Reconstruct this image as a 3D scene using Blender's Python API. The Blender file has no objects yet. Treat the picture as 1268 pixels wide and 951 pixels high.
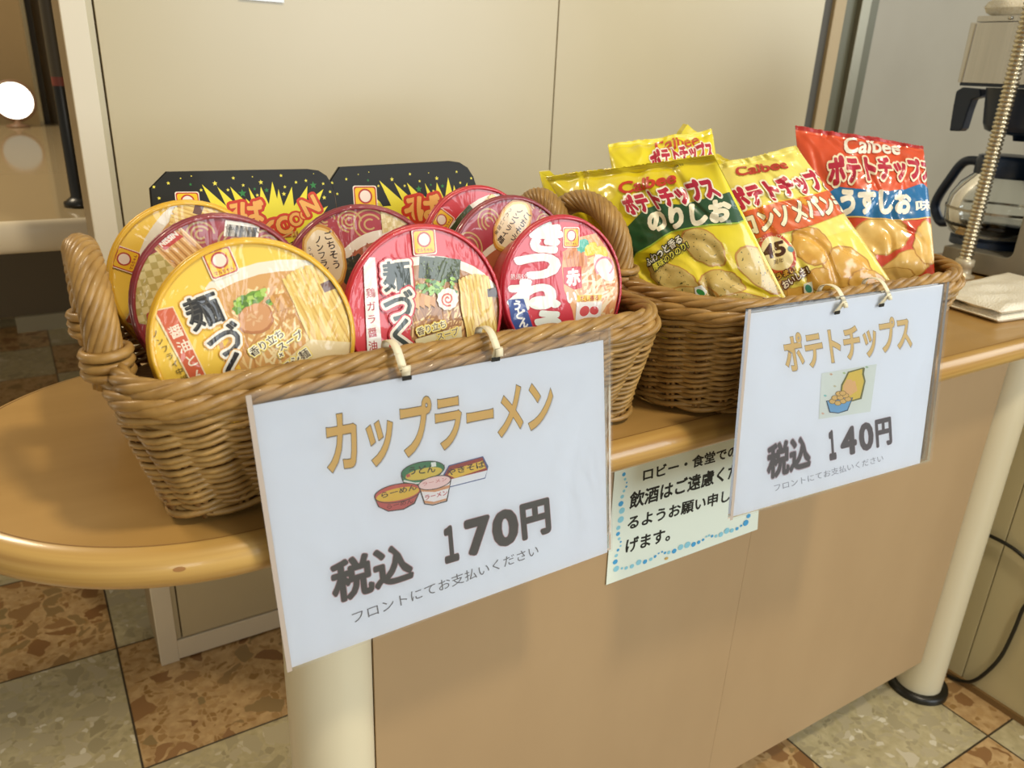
import bpy, bmesh, math, random
from math import sin, cos, pi, radians, hypot
from mathutils import Vector, Matrix, noise
from mathutils.geometry import tessellate_polygon, delaunay_2d_cdt

SC = bpy.context.scene
COL = SC.collection
V = Vector

# ------------------------------------------------------------------ camera
IW, IH, FPX = 1268, 951, 977.514
CAM = V((0, 0, 1.0))
_yaw, _pit, _rol = radians(32.5025), radians(21.838), radians(2.5628)
FW = V((sin(_yaw)*cos(_pit), cos(_yaw)*cos(_pit), -sin(_pit)))
_r = V((cos(_yaw), -sin(_yaw), 0)); _u = _r.cross(FW)
RT = cos(_rol)*_r + sin(_rol)*_u
UP = -sin(_rol)*_r + cos(_rol)*_u
cd = bpy.data.cameras.new('camera'); cam = bpy.data.objects.new('camera', cd); COL.objects.link(cam)
cd.sensor_width = 36.0; cd.lens = 36.0*FPX/IW; cd.clip_start = 0.01; cd.clip_end = 60
cd.dof.use_dof = True; cd.dof.focus_distance = .70; cd.dof.aperture_fstop = 9.5
_m = Matrix.Identity(4)
for i in range(3):
    _m[i][0] = RT[i]; _m[i][1] = UP[i]; _m[i][2] = -FW[i]; _m[i][3] = CAM[i]
cam.matrix_world = _m
SC.camera = cam

# ------------------------------------------------------------------ light
def srgb(h):
    if isinstance(h, str):
        h = h.lstrip('#'); c = [int(h[i:i+2], 16)/255 for i in (0, 2, 4)]
    else:
        c = [x/255 for x in h]
    return tuple((x/12.92 if x <= .04045 else ((x+.055)/1.055)**2.4) for x in c)+(1,)

wd = bpy.data.worlds.new('world'); SC.world = wd; wd.use_nodes = True
wd.node_tree.nodes['Background'].inputs[0].default_value = (1.0, .92, .78, 1)
wd.node_tree.nodes['Background'].inputs[1].default_value = 0.30

def area(name, loc, target, sx, sy, power, color, shape='RECTANGLE'):
    l = bpy.data.lights.new(name, 'AREA'); l.shape = shape; l.size = sx
    if shape in ('RECTANGLE', 'ELLIPSE'): l.size_y = sy
    l.energy = power; l.color = color
    o = bpy.data.objects.new(name, l); COL.objects.link(o)
    o.location = loc; o.rotation_euler = (V(target)-V(loc)).to_track_quat('-Z', 'Y').to_euler()
    return o
area('window_daylight', (1.9, -2.6, 1.6), (0.6, 0.5, 0.75), 2.2, 1.7, 84, (.86, .94, 1.0))
area('ceiling_lamp', (0.70, -0.48, 2.6), (0.2, .6, .75), .22, .22, 25, (1.0, .86, .64), 'DISK')
area('right_window', (3.25, -.2, 1.65), (.9, .45, .75), 1.2, 1.2, 15, (.88, .95, 1.0))
area('side_fill', (-1.2, -2.9, 1.45), (.2, .6, .75), .8, 1.0, 14, (1.0, .95, .84))  # added fill light from the left, also the bright reflection in the lobby mirror
area('lobby_lamp', (-.9, 2.3, 2.5), (0.0, 2.3, .5), .5, .5, 34, (1.0, .84, .6))
area('low_lobby_fill', (-1.9, 2.3, .42), (0, 2.6, .1), 1.2, .5, 9, (1.0, .88, .66))  # added low fill that brightens the floor and panel under the lobby counter
SC.view_settings.view_transform = 'Standard'; SC.view_settings.look = 'None'
SC.view_settings.exposure = 0.0; SC.view_settings.gamma = 1.0; SC.view_settings.use_curve_mapping = False

# ------------------------------------------------------------------ pixel rays
def ray(u, v): return FW*FPX + RT*(u-IW/2) - UP*(v-IH/2)
def atY(u, v, Y): d = ray(u, v); return CAM + d*(Y/d.y)
def atX(u, v, X): d = ray(u, v); return CAM + d*(X/d.x)
def atZ(u, v, Z): d = ray(u, v); return CAM + d*((Z-1)/d.z)
def pr(P):
    d = P-CAM; z = d.dot(FW); return (IW/2+FPX*d.dot(RT)/z, IH/2-FPX*d.dot(UP)/z)

# ------------------------------------------------------------------ materials
MATS = {}
def nt(name):
    m = bpy.data.materials.new(name); m.use_nodes = True
    t = m.node_tree; return m, t, t.nodes['Principled BSDF']
def nd(t, kind, **kw):
    n = t.nodes.new(kind)
    for k, v in kw.items():
        if k in n.inputs.keys(): n.inputs[k].default_value = v
        else: setattr(n, k, v)
    return n
def ramp(t, fac, stops):
    r = t.nodes.new('ShaderNodeValToRGB'); e = r.color_ramp.elements
    while len(e) < len(stops): e.new(.5)
    for i, (p, c) in enumerate(stops): e[i].position = p; e[i].color = c
    t.links.new(fac, r.inputs[0]); return r.outputs[0]
def coords(t, scale=(1, 1, 1), kind='Object', rot=(0, 0, 0)):
    c = t.nodes.new('ShaderNodeTexCoord'); m = t.nodes.new('ShaderNodeMapping')
    m.inputs['Scale'].default_value = scale; m.inputs['Rotation'].default_value = rot
    t.links.new(c.outputs[kind], m.inputs[0]); return m.outputs[0]
def bump(t, b, height, strength, dist, sock='Normal'):
    n = nd(t, 'ShaderNodeBump'); n.inputs['Strength'].default_value = strength; n.inputs['Distance'].default_value = dist
    t.links.new(height, n.inputs['Height']); t.links.new(n.outputs[0], b.inputs[sock])
def plain(name, c, rough=.5, metal=0., spec=.5):
    if name in MATS: return MATS[name]
    m, t, b = nt(name); b.inputs['Base Color'].default_value = srgb(c)
    b.inputs['Roughness'].default_value = rough; b.inputs['Metallic'].default_value = metal
    b.inputs['Specular IOR Level'].default_value = spec
    MATS[name] = m; return m
def noisy(name, c1, c2, scale=(8, 8, 8), rough=.5, bumps=0., lo=.35, hi=.65, detail=4., dist=.002, nscale=1.0, coat=0.):
    if name in MATS: return MATS[name]
    m, t, b = nt(name); co = coords(t, scale)
    n = nd(t, 'ShaderNodeTexNoise', Scale=nscale, Detail=detail); t.links.new(co, n.inputs['Vector'])
    t.links.new(ramp(t, n.outputs[0], [(lo, srgb(c1)), (hi, srgb(c2))]), b.inputs['Base Color'])
    b.inputs['Roughness'].default_value = rough
    if coat: b.inputs['Coat Weight'].default_value = coat; b.inputs['Coat Roughness'].default_value = .08
    if bumps: bump(t, b, n.outputs[0], bumps, dist)
    MATS[name] = m; return m
FIN = dict(   # finish of a printed sheet: base roughness, coat, wrinkle scale, wrinkle strength, wrinkle distance
    film=(.45, .68, 34., .95, .0055), foil=(.34, .75, 20., .55, .004), paper=(.75, 0., 0, 0, 0), card=(.5, .04, 0, 0, 0))
def ink(c, fin='film'):
    c = c.lstrip('#'); key = f'print_{c}_{fin}'
    if key in MATS: return MATS[key]
    m, t, b = nt(key); r, coat, ws, wb, wdist = FIN[fin]
    b.inputs['Base Color'].default_value = srgb(c); b.inputs['Roughness'].default_value = r
    if fin == 'card': b.inputs['Specular IOR Level'].default_value = .2
    if coat:
        b.inputs['Coat Weight'].default_value = coat; b.inputs['Coat Roughness'].default_value = .07
    if ws:
        co = coords(t, (1, 1.0, .45), rot=(.3, .5, .4))
        n = nd(t, 'ShaderNodeTexNoise', Scale=ws, Detail=2.5, Distortion=1.6); t.links.new(co, n.inputs['Vector'])
        bump(t, b, n.outputs[0], wb, wdist, 'Coat Normal')
        if fin == 'foil':
            bump(t, b, n.outputs[0], wb*.6, wdist, 'Normal')
    MATS[key] = m; return m

# ------------------------------------------------------------------ mesh builder
class MB:
    def __init__(s): s.v = []; s.f = []; s.mi = []; s.sm = []; s.mats = []
    def mat(s, m):
        if m not in s.mats: s.mats.append(m)
        return s.mats.index(m)
    def add(s, verts, faces, m, smooth=False):
        b = len(s.v); k = s.mat(m); s.v += [V(p) for p in verts]
        for f in faces: s.f.append(tuple(i+b for i in f)); s.mi.append(k); s.sm.append(smooth)
    def box(s, lo, hi, m):
        x0, y0, z0 = lo; x1, y1, z1 = hi
        s.add([(x0,y0,z0),(x1,y0,z0),(x1,y1,z0),(x0,y1,z0),(x0,y0,z1),(x1,y0,z1),(x1,y1,z1),(x0,y1,z1)],
              [(0,3,2,1),(4,5,6,7),(0,1,5,4),(1,2,6,5),(2,3,7,6),(3,0,4,7)], m)
    def tube(s, pts, r, m, sides=8, closed=False, caps=True, flat=1.0):
        n = len(pts); pts = [V(p) for p in pts]; rs = r if isinstance(r, (list, tuple)) else [r]*n
        vs = []; nrm = None
        for i in range(n):
            a = pts[(i-1) % n] if (closed or i > 0) else pts[i]
            c = pts[(i+1) % n] if (closed or i < n-1) else pts[i]
            tg = (c-a).normalized()
            if nrm is None or closed:
                nrm = tg.cross(V((0, 0, 1)))
                if nrm.length < .2: nrm = tg.cross(V((1, 0, 0)))
            nrm = (nrm - tg*nrm.dot(tg)).normalized(); bn = tg.cross(nrm)
            for k in range(sides):
                q = 2*pi*k/sides; vs.append(pts[i] + rs[i]*(cos(q)*nrm + sin(q)*flat*bn))
        fs = []
        for i in range(n if closed else n-1):
            j = (i+1) % n
            for k in range(sides):
                l = (k+1) % sides
                fs.append((i*sides+k, i*sides+l, j*sides+l, j*sides+k))
        if not closed and caps:
            fs.append(tuple(range(sides))[::-1]); fs.append(tuple((n-1)*sides+k for k in range(sides)))
        s.add(vs, fs, m, True)
    def lathe(s, prof, o, ax, m, seg=48, u=None, caps=(False, False)):
        o = V(o); ax = V(ax).normalized()
        if u is None: u = ax.cross(V((0, 0, 1))); u = u if u.length > .2 else V((1, 0, 0))
        u = (u-ax*u.dot(ax)).normalized(); w = ax.cross(u)
        vs = []; fs = []
        for (r, h) in prof:
            for k in range(seg):
                q = 2*pi*k/seg; vs.append(o+ax*h+r*(cos(q)*u+sin(q)*w))
        for i in range(len(prof)-1):
            for k in range(seg):
                l = (k+1) % seg; fs.append((i*seg+k, i*seg+l, (i+1)*seg+l, (i+1)*seg+k))
        if caps[0]: fs.append(tuple(range(seg))[::-1])
        if caps[1]: fs.append(tuple((len(prof)-1)*seg+k for k in range(seg)))
        s.add(vs, fs, m, True)
    def prism(s, poly, d, m, smooth=False):
        n = len(poly); d = V(d); poly = [V(p) for p in poly]
        vs = poly+[p+d for p in poly]
        tr = tessellate_polygon([poly])
        fs = [tuple(t) for t in tr]+[tuple(n+i for i in t[::-1]) for t in tr]
        fs += [(i, (i+1) % n, n+(i+1) % n, n+i) for i in range(n)]
        s.add(vs, fs, m, smooth)
    def grid(s, fn, nu, nv, m, smooth=True):
        vs = [fn(i/nu, j/nv) for j in range(nv+1) for i in range(nu+1)]
        fs = [(j*(nu+1)+i, j*(nu+1)+i+1, (j+1)*(nu+1)+i+1, (j+1)*(nu+1)+i) for j in range(nv) for i in range(nu)]
        s.add(vs, fs, m, smooth)
    def build(s, name, parent=None, bevel=0., recalc=False, weld=0.):
        me = bpy.data.meshes.new(name); off = V((0, 0, 0))
        p = parent
        while p is not None: off = off+p.location; p = p.parent
        me.from_pydata([tuple(v-off) for v in s.v], [], s.f)
        for m in s.mats: me.materials.append(m)
        me.polygons.foreach_set('material_index', s.mi); me.polygons.foreach_set('use_smooth', s.sm)
        if recalc or weld:
            b = bmesh.new(); b.from_mesh(me)
            if weld: bmesh.ops.remove_doubles(b, verts=b.verts, dist=weld)
            if recalc: bmesh.ops.recalc_face_normals(b, faces=b.faces)
            b.to_mesh(me); b.free()
        me.update()
        o = bpy.data.objects.new(name, me); COL.objects.link(o)
        if parent is not None: o.parent = parent
        if bevel:
            md = o.modifiers.new('bevel', 'BEVEL'); md.width = bevel; md.segments = 3; md.limit_method = 'ANGLE'
        return o
def tag(o, label, cat, group=None, kind=None):
    o['label'] = label; o['category'] = cat
    if group: o['group'] = group
    if kind: o['kind'] = kind
    return o
def thing(name, loc, label, cat, group=None):
    o = bpy.data.objects.new(name, None); COL.objects.link(o); o.location = loc; o.empty_display_size = .05
    return tag(o, label, cat, group)
def struct(o): o['kind'] = 'structure'; return o

# ------------------------------------------------------------------ text and printing
_TC = {}
def union(vs, fs):
    """one flat mesh covering all the (overlapping) faces once"""
    cl = []
    for f in fs:
        a = sum(vs[f[i]][0]*vs[f[(i+1) % len(f)]][1]-vs[f[(i+1) % len(f)]][0]*vs[f[i]][1] for i in range(len(f)))
        if abs(a) > 1e-10: cl.append(tuple(f) if a > 0 else tuple(f)[::-1])
    try:
        r = delaunay_2d_cdt([V((p[0], p[1])) for p in vs], [], cl, 1, 1e-6)
    except Exception:
        return vs, fs
    return [(p.x, p.y) for p in r[0]], [tuple(f) for f, o in zip(r[2], r[5]) if o]
def glyphs(txt, bold):
    key = (txt, bold)
    if key in _TC: return _TC[key]
    if isinstance(bold, float) and bold > .012:                                         # round dilation: strokes and dots along the outline
        vs, fs = glyphs(txt, 0.); cnt = {}
        for f in fs:
            for i in range(len(f)):
                a, b = f[i], f[(i+1) % len(f)]; k = (min(a, b), max(a, b)); cnt[k] = cnt.get(k, 0)+1
        V2 = list(vs); F2 = list(fs); done = set(); nk = 8 if bold > .06 else 6
        for (a, b), n in cnt.items():
            if n != 1: continue
            p, q = vs[a], vs[b]; dx, dy = q[0]-p[0], q[1]-p[1]; d = hypot(dx, dy)
            if d > 1e-6:
                ox, oy = -dy/d*bold, dx/d*bold; k = len(V2)
                V2 += [(p[0]+ox, p[1]+oy), (p[0]-ox, p[1]-oy), (q[0]-ox, q[1]-oy), (q[0]+ox, q[1]+oy)]; F2.append((k, k+1, k+2, k+3))
            for e in (a, b):
                if e in done: continue
                done.add(e); k = len(V2); V2 += [(vs[e][0]+bold*cos(2*pi*j/nk), vs[e][1]+bold*sin(2*pi*j/nk)) for j in range(nk)]; F2.append(tuple(range(k, k+nk)))
        _TC[key] = union(V2, F2); return _TC[key]
    c = bpy.data.curves.new('t', 'FONT'); c.body = txt; c.offset = bold[1] if isinstance(bold, tuple) else bold; c.resolution_u = 3
    o = bpy.data.objects.new('t', c); COL.objects.link(o)
    me = bpy.data.meshes.new_from_object(o.evaluated_get(bpy.context.evaluated_depsgraph_get()))
    vs = [(v.co.x, v.co.y) for v in me.vertices]; fs = [tuple(p.vertices) for p in me.polygons]
    bpy.data.objects.remove(o); bpy.data.curves.remove(c); bpy.data.meshes.remove(me)
    _TC[key] = (vs, fs); return _TC[key]
def bbox(vs):
    xs = [p[0] for p in vs]; ys = [p[1] for p in vs]; return min(xs), max(xs), min(ys), max(ys)
def clip_poly(poly, conv):
    for i in range(len(conv)):
        a = conv[i]; b = conv[(i+1) % len(conv)]; ex, ey = b[0]-a[0], b[1]-a[1]
        out = []; n = len(poly)
        for k in range(n):
            p, q = poly[k], poly[(k+1) % n]
            dp = ex*(p[1]-a[1])-ey*(p[0]-a[0]); dq = ex*(q[1]-a[1])-ey*(q[0]-a[0])
            if dp >= 0: out.append(p)
            if (dp >= 0) != (dq >= 0):
                t = dp/(dp-dq); out.append((p[0]+t*(q[0]-p[0]), p[1]+t*(q[1]-p[1])))
        poly = out
        if len(poly) < 3: return []
    return poly
class Print:
    """flat shapes laid on a surface S(u,v,h); every call is one thin layer of ink"""
    def __init__(s, mb, S, fin, clip=None, eps=.00007, maxlen=None, h0=.0001, scale=(1, 1), rot=0., start=(.5, .5)):
        s.mb = mb; s.S = S; s.fin = fin; s.clip = clip; s.eps = eps; s.L = maxlen; s.h = h0; s.sc = scale; s.start = start
        s.c, s.s_ = cos(radians(rot)), sin(radians(rot))
    def px(s, x, y):                                       # pixel -> (u,v) on the surface by Newton
        u, v = s.start
        e = 1e-3
        for _ in range(12):
            a = pr(s.S(u, v, 0)); b = pr(s.S(u+e, v, 0)); c = pr(s.S(u, v+e, 0))
            j = ((b[0]-a[0])/e, (c[0]-a[0])/e, (b[1]-a[1])/e, (c[1]-a[1])/e); det = j[0]*j[3]-j[1]*j[2]
            if abs(det) < 1e-6: break
            dx, dy = x-a[0], y-a[1]
            du, dv = (j[3]*dx-j[1]*dy)/det, (-j[2]*dx+j[0]*dy)/det
            k = min(1, .4/max(1e-9, hypot(du, dv))); u += k*du; v += k*dv
            if hypot(du, dv) < 1e-4: break
        return (u, v)
    def pxs(s, pts): return [s.px(*p) for p in pts]
    def rotp(s, p): return (p[0]*s.c-p[1]*s.s_, p[0]*s.s_+p[1]*s.c)
    def _emit(s, tris, col):
        m = ink(col, s.fin) if isinstance(col, str) else col
        conv = None
        if s.clip == 'disc': conv = _DISC
        elif s.clip: conv = s.clip
        out = []
        for t in tris:
            t = [s.rotp(p) for p in t]
            if (t[1][0]-t[0][0])*(t[2][1]-t[0][1])-(t[1][1]-t[0][1])*(t[2][0]-t[0][0]) < 0: t = t[::-1]
            if conv is not None:
                t = clip_poly(t, conv)
                if len(t) < 3: continue
            for i in range(1, len(t)-1): out.append((t[0], t[i], t[i+1]))
        if s.L:
            st = out; out = []
            while st:
                a, b, c = st.pop()
                e = [hypot((p[0]-q[0])*s.sc[0], (p[1]-q[1])*s.sc[1]) for p, q in ((a, b), (b, c), (c, a))]
                k = max(range(3), key=lambda i: e[i])
                if e[k] <= s.L: out.append((a, b, c)); continue
                if k == 1: a, b, c = b, c, a
                elif k == 2: a, b, c = c, a, b
                mth = ((a[0]+b[0])/2, (a[1]+b[1])/2); st += [(a, mth, c), (mth, b, c)]
        idx = {}; vs = []; fs = []
        for t in out:
            f = []
            for p in t:
                k = (round(p[0], 6), round(p[1], 6))
                if k not in idx: idx[k] = len(vs); vs.append(s.S(p[0], p[1], s.h))
                f.append(idx[k])
            if len(set(f)) == 3: fs.append(tuple(f))
        if fs: s.mb.add(vs, fs, m, True)
        s.h += s.eps
    def poly(s, pts, col):
        P = [V((p[0], p[1], 0)) for p in pts]
        s._emit([[pts[i] for i in t] for t in tessellate_polygon([P])], col)
    def ell(s, cx, cy, rx, ry, col, rot=0., n=40, wob=0., seed=0):
        a = radians(rot); pts = []
        for k in range(n):
            q = 2*pi*k/n; w = 1+wob*noise.noise(V((3*cos(q)+seed, 3*sin(q), seed*1.7)))
            x, y = rx*w*cos(q), ry*w*sin(q); pts.append((cx+x*cos(a)-y*sin(a), cy+x*sin(a)+y*cos(a)))
        s.poly(pts, col)
    def ring(s, cx, cy, r, w, col, n=36):
        s.stroke([(cx+r*cos(2*pi*k/n), cy+r*sin(2*pi*k/n)) for k in range(n+1)], w, col)
    def strokes(s, lines, w, col):
        tris = []
        for pts in lines:
            L = []; R = []; n = len(pts)
            for i in range(n):
                a = pts[max(0, i-1)]; b = pts[min(n-1, i+1)]; dx, dy = b[0]-a[0], b[1]-a[1]; d = hypot(dx, dy) or 1
                L.append((pts[i][0]-dy/d*w/2, pts[i][1]+dx/d*w/2)); R.append((pts[i][0]+dy/d*w/2, pts[i][1]-dx/d*w/2))
            for i in range(n-1): tris += [[L[i], R[i], R[i+1]], [L[i], R[i+1], L[i+1]]]
        if len(lines) > 60:
            h = len(lines)//3; s.strokes(lines[:h], w, col); s.strokes(lines[h:2*h], w, col); s.strokes(lines[2*h:], w, col); return
        vs = [p for t in tris for p in t]; vs, fs = union(vs, [(3*i, 3*i+1, 3*i+2) for i in range(len(tris))])
        s._emit([[vs[i] for i in f] for f in fs], col)
    def stroke(s, pts, w, col): s.strokes([pts], w, col)
    def polys(s, plist, col):
        tris = []
        for pts in plist:
            P = [V((p[0], p[1], 0)) for p in pts]
            tris += [[pts[i] for i in t] for t in tessellate_polygon([P])]
        s._emit(tris, col)
    def text(s, txt, bl, br, tl, layers, ref=0.):
        """ink box of the text fitted to three corners; layers = [(bold, colour), ...] back to front"""
        x0, x1, y0, y1 = bbox(glyphs(txt, ref)[0])
        for bold, col in layers:
            vs, fs = glyphs(txt, bold); tris = []
            for f in fs:
                t = []
                for i in f:
                    a = (vs[i][0]-x0)/(x1-x0); b = (vs[i][1]-y0)/(y1-y0)
                    t.append((bl[0]+a*(br[0]-bl[0])+b*(tl[0]-bl[0]), bl[1]+a*(br[1]-bl[1])+b*(tl[1]-bl[1])))
                for i in range(1, len(t)-1): tris.append([t[0], t[i], t[i+1]])
            s._emit(tris, col)
    def ptext(s, txt, bl, br, tl, layers, ref=0.): s.text(txt, s.px(*bl), s.px(*br), s.px(*tl), layers, ref)
    def glyph(s, ch, cx, cy, h, layers, rot=0., wf=1.):
        x0, x1, y0, y1 = bbox(glyphs(ch, 0.)[0])
        a = radians(rot); ux, uy = cos(a), sin(a); k = h; mx, my = (x0+x1)/2, (y0+y1)/2
        f = lambda x, y: (cx+(x-mx)*k*wf*ux-(y-my)*k*uy, cy+(x-mx)*k*wf*uy+(y-my)*k*ux)
        s.text(ch, f(x0, y0), f(x1, y0), f(x0, y1), layers)
    def vtext(s, txt, x0, y0, x1, y1, h, layers, rot=0., wf=1.):
        n = len(txt)
        for i, ch in enumerate(txt):
            t = i/max(1, n-1); s.glyph(ch, x0+t*(x1-x0), y0+t*(y1-y0), h, layers, rot, wf)
    def noodles(s, cx, cy, rx, ry, n, w, cols, seed, ang=0., spread=60., ln=.35):
        rd = random.Random(seed); groups = {c: [] for c in cols}
        for i in range(n):
            q = rd.random()*2*pi; r = rd.random()**.5
            x, y = cx+rx*r*cos(q), cy+ry*r*sin(q); a = radians(ang+rd.uniform(-spread, spread)); cv = rd.uniform(-3.5, 3.5)
            pts = []
            for k in range(7):
                if ((x-cx)/rx)**2+((y-cy)/ry)**2 > 1.0: break
                pts.append((x, y)); x += cos(a)*ln/6; y += sin(a)*ln/6; a += cv*ln/6
            if len(pts) > 2: groups[cols[i % len(cols)]].append(pts)
        for c in cols:
            if groups[c]: s.strokes(groups[c], w, c)
_DISC = [(cos(2*pi*k/64), sin(2*pi*k/64)) for k in range(64)]
def logo(P, cx, cy, w, rot=0.):
    """yellow square with a red border, a red ring and small lettering (no face)"""
    a = radians(rot)
    def R(x, y): return (cx+x*w*cos(a)-y*w*sin(a), cy+x*w*sin(a)+y*w*cos(a))
    def rr(h, r=.1):
        pts = []
        for qx, qy, q0 in ((1, 1, 0), (-1, 1, 90), (-1, -1, 180), (1, -1, 270)):
            for k in range(4):
                q = radians(q0+30*k); pts.append(R(qx*(h-r)+r*cos(q), qy*(h-r)+r*sin(q)))
        return pts
    P.poly(rr(.56), 'f6e9d0'); P.poly(rr(.52), 'b5392c'); P.poly(rr(.465), 'f2c21e')
    c = R(0, .1)
    P.ell(c[0], c[1], .33*w, .33*w, 'b5392c'); P.ell(c[0], c[1], .255*w, .255*w, 'f5e2cf')
    P.text('マルちゃん', R(-.38, -.42), R(.38, -.42), R(-.38, -.26), [(.03, 'a83226')])

# ================================================================== SETTING
T0, TX, TY = .3025, .0262, 1.3245          # floor tile pitch and one joint crossing
def floor_material():
    m, t, b = nt('terrazzo_tiles'); L = t.links.new
    co = t.nodes.new('ShaderNodeTexCoord').outputs['Object']
    sep = nd(t, 'ShaderNodeSeparateXYZ'); L(co, sep.inputs[0])
    def mth(op, a, bb=None):
        n = nd(t, 'ShaderNodeMath', operation=op)
        for i, x in enumerate((a, bb)):
            if x is None: continue
            if isinstance(x, (int, float)): n.inputs[i].default_value = x
            else: L(x, n.inputs[i])
        return n.outputs[0]
    gx = mth('DIVIDE', mth('SUBTRACT', sep.outputs[0], TX), T0); gy = mth('DIVIDE', mth('SUBTRACT', sep.outputs[1], TY), T0)
    par = mth('ABSOLUTE', mth('MODULO', mth('ADD', mth('FLOOR', gx), mth('FLOOR', gy)), 2.0))
    ex = mth('ABSOLUTE', mth('SUBTRACT', mth('FRACT', gx), .5)); ey = mth('ABSOLUTE', mth('SUBTRACT', mth('FRACT', gy), .5))
    grout = mth('GREATER_THAN', mth('MAXIMUM', ex, ey), .4945)
    nz = nd(t, 'ShaderNodeTexNoise', Scale=14., Detail=3.); L(co, nz.inputs['Vector'])
    mx = nd(t, 'ShaderNodeMix', data_type='VECTOR'); mx.inputs[0].default_value = .06
    L(co, mx.inputs[4]); L(nz.outputs['Color'], mx.inputs[5])
    def chips(scale, thr):
        v = nd(t, 'ShaderNodeTexVoronoi', Scale=scale); L(mx.outputs[1], v.inputs['Vector'])
        e = nd(t, 'ShaderNodeTexVoronoi', feature='DISTANCE_TO_EDGE', Scale=scale); L(mx.outputs[1], e.inputs['Vector'])
        s = nd(t, 'ShaderNodeSeparateColor'); L(v.outputs['Color'], s.inputs[0])
        return mth('MULTIPLY', mth('LESS_THAN', s.outputs[0], thr), mth('GREATER_THAN', e.outputs[0], .08)), s.outputs[1]
    def mixc(f, a, bb):
        n = nd(t, 'ShaderNodeMix', data_type='RGBA')
        L(f, n.inputs[0])
        for i, x in ((6, a), (7, bb)):
            if isinstance(x, tuple): n.inputs[i].default_value = x
            else: L(x, n.inputs[i])
        return n.outputs[2]
    big, bigc = chips(30., .42); sm, smc = chips(95., .45)
    n2 = nd(t, 'ShaderNodeTexNoise', Scale=60., Detail=6.); L(co, n2.inputs['Vector'])
    br = ramp(t, n2.outputs[0], [(.35, srgb('b08e60')), (.65, srgb('c8a878'))])
    br = mixc(sm, br, ramp(t, smc, [(0., srgb('94703f')), (1., srgb('bd9a68'))]))
    br = mixc(big, br, ramp(t, bigc, [(0., srgb('86603a')), (.5, srgb('9a744a')), (1., srgb('917c52'))]))
    gr = ramp(t, n2.outputs[0], [(.3, srgb('aca079')), (.7, srgb('c6bb94'))])
    gr = mixc(sm, gr, ramp(t, smc, [(0., srgb('a09472')), (.75, srgb('bbb090')), (1., srgb('e0d9c2'))]))
    gr = mixc(big, gr, ramp(t, bigc, [(0., srgb('a29774')), (.85, srgb('beb393')), (1., srgb('e4ddc8'))]))
    c = mixc(par, gr, br); c = mixc(grout, c, srgb('3c3226'))
    L(c, b.inputs['Base Color']); b.inputs['Roughness'].default_value = .32
    return m
g = MB(); g.add([(-3, -1.5, 0), (4, -1.5, 0), (4, 6, 0), (-3, 6, 0)], [(0, 1, 2, 3)], floor_material()); struct(g.build('floor'))

wall_m = noisy('wall_paint_grey', '948c78', '9c9480', (3, 3, 3), .45)
lob_m = noisy('lobby_wall_brown', '8a744f', '97805a', (2, 2, 2), .5)
def slab(name, lo, hi, m, bev=0.): g = MB(); g.box(lo, hi, m); return struct(g.build(name, bevel=bev))
slab('wall_back', (1.70, 1.30, 0), (3.4, 1.36, 2.6), wall_m)
slab('wall_far', (-2.5, 3.55, 0), (1.0, 3.62, 2.6), lob_m)
# post profiles between the cupboard and the wall
dk = plain('dark_gap', '4b463a', .6); al = plain('aluminium_bronze', '8d8874', .35, .6); bg = plain('beige_jamb', 'b09a72', .5)
ol = plain('olive_frame', '5d5a44', .4, .3)
def xat(px, py, Y): return atY(px, py, Y).x
Yp = 1.27
xs = [xat(p, 0, Yp) for p in (1018, 1032, 1046, 1063, 1075, 1089)]
for i, (a, b_, m, y0) in enumerate(((xs[0], xs[1], dk, Yp), (xs[1], xs[2], bg, Yp-.008), (xs[2], xs[3], ol, Yp), (xs[3], xs[4], al, Yp-.012), (xs[4], xs[5], ol, Yp-.002))):
    slab(f'trim_{i+1}', (a, y0, 0), (b_, Yp+.1, 2.6), m, .002)

# ------------------------------------------------------------------ lobby beyond the cupboard
glossy = plain('glossy_cream_top', 'b3a07c', .06); cream = plain('cream_edge', 'd6c8ac', .3)
lc = thing('lobby_counter', (-.3, 2.4, 0), 'long glossy cream counter in the lobby with rounded front edge', 'counter')
LZ, LY = .74, 1.475
g = MB(); g.box((-1.4, LY+.012, LZ-.03), (.36, 3.40, LZ), glossy); g.build('counter_top', lc)
g = MB()
prof = [(LY+.012-.012*sin(q), LZ-.026+.026*cos(q)) for q in [pi*k/12 for k in range(13)]]
g.add([(x, y, z) for x in (-1.4, .36) for (y, z) in prof], [(i, i+1, 14+i, 13+i) for i in range(12)], cream, True); g.build('edge_band', lc)
g = MB(); g.box((-1.4, 3.36, .06), (.5, 3.40, LZ-.03), plain('dark_olive_panel', '5f5440', .5)); g.build('back_panel', lc)
g = MB(); g.box((-.07, 3.345, 0), (.5, 3.40, .06), plain('grey_skirting', '9a947e', .4)); g.build('skirting', lc)
mr = thing('round_mirror', (.052, 3.30, LZ), 'small round mirror standing at the back of the lobby counter', 'mirror')
mc = V((.052, 3.30, LZ+.085)); mn = ((CAM-mc).normalized()+(V((-1.2, -2.9, 1.45))-mc).normalized()).normalized()
g = MB(); g.lathe([(.0, -.004), (.064, -.004), (.068, 0), (.064, .004), (.058, .004)], mc, mn, plain('mirror_rim', '8d6d52', .4), 40); g.build('frame', mr)
g = MB(); g.lathe([(.058, .0045), (.0, .0046)], mc, mn, plain('mirror_glass', 'f4f6ee', .03, 1.0), 40); g.build('glass', mr)
g = MB(); g.lathe([(.035, 0), (.035, .006), (.012, .012), (.01, .022)], (.052, 3.30, LZ), (0, 0, 1), plain('mirror_rim', '8d6d52', .4), 24, caps=(True, True)); g.build('stand', mr)
bp = thing('counter_post', (.098, 1.60, LZ), 'black post with round base on the lobby counter beside the cupboard', 'post')
blk = plain('black_plastic', '17160f', .35)
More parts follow.
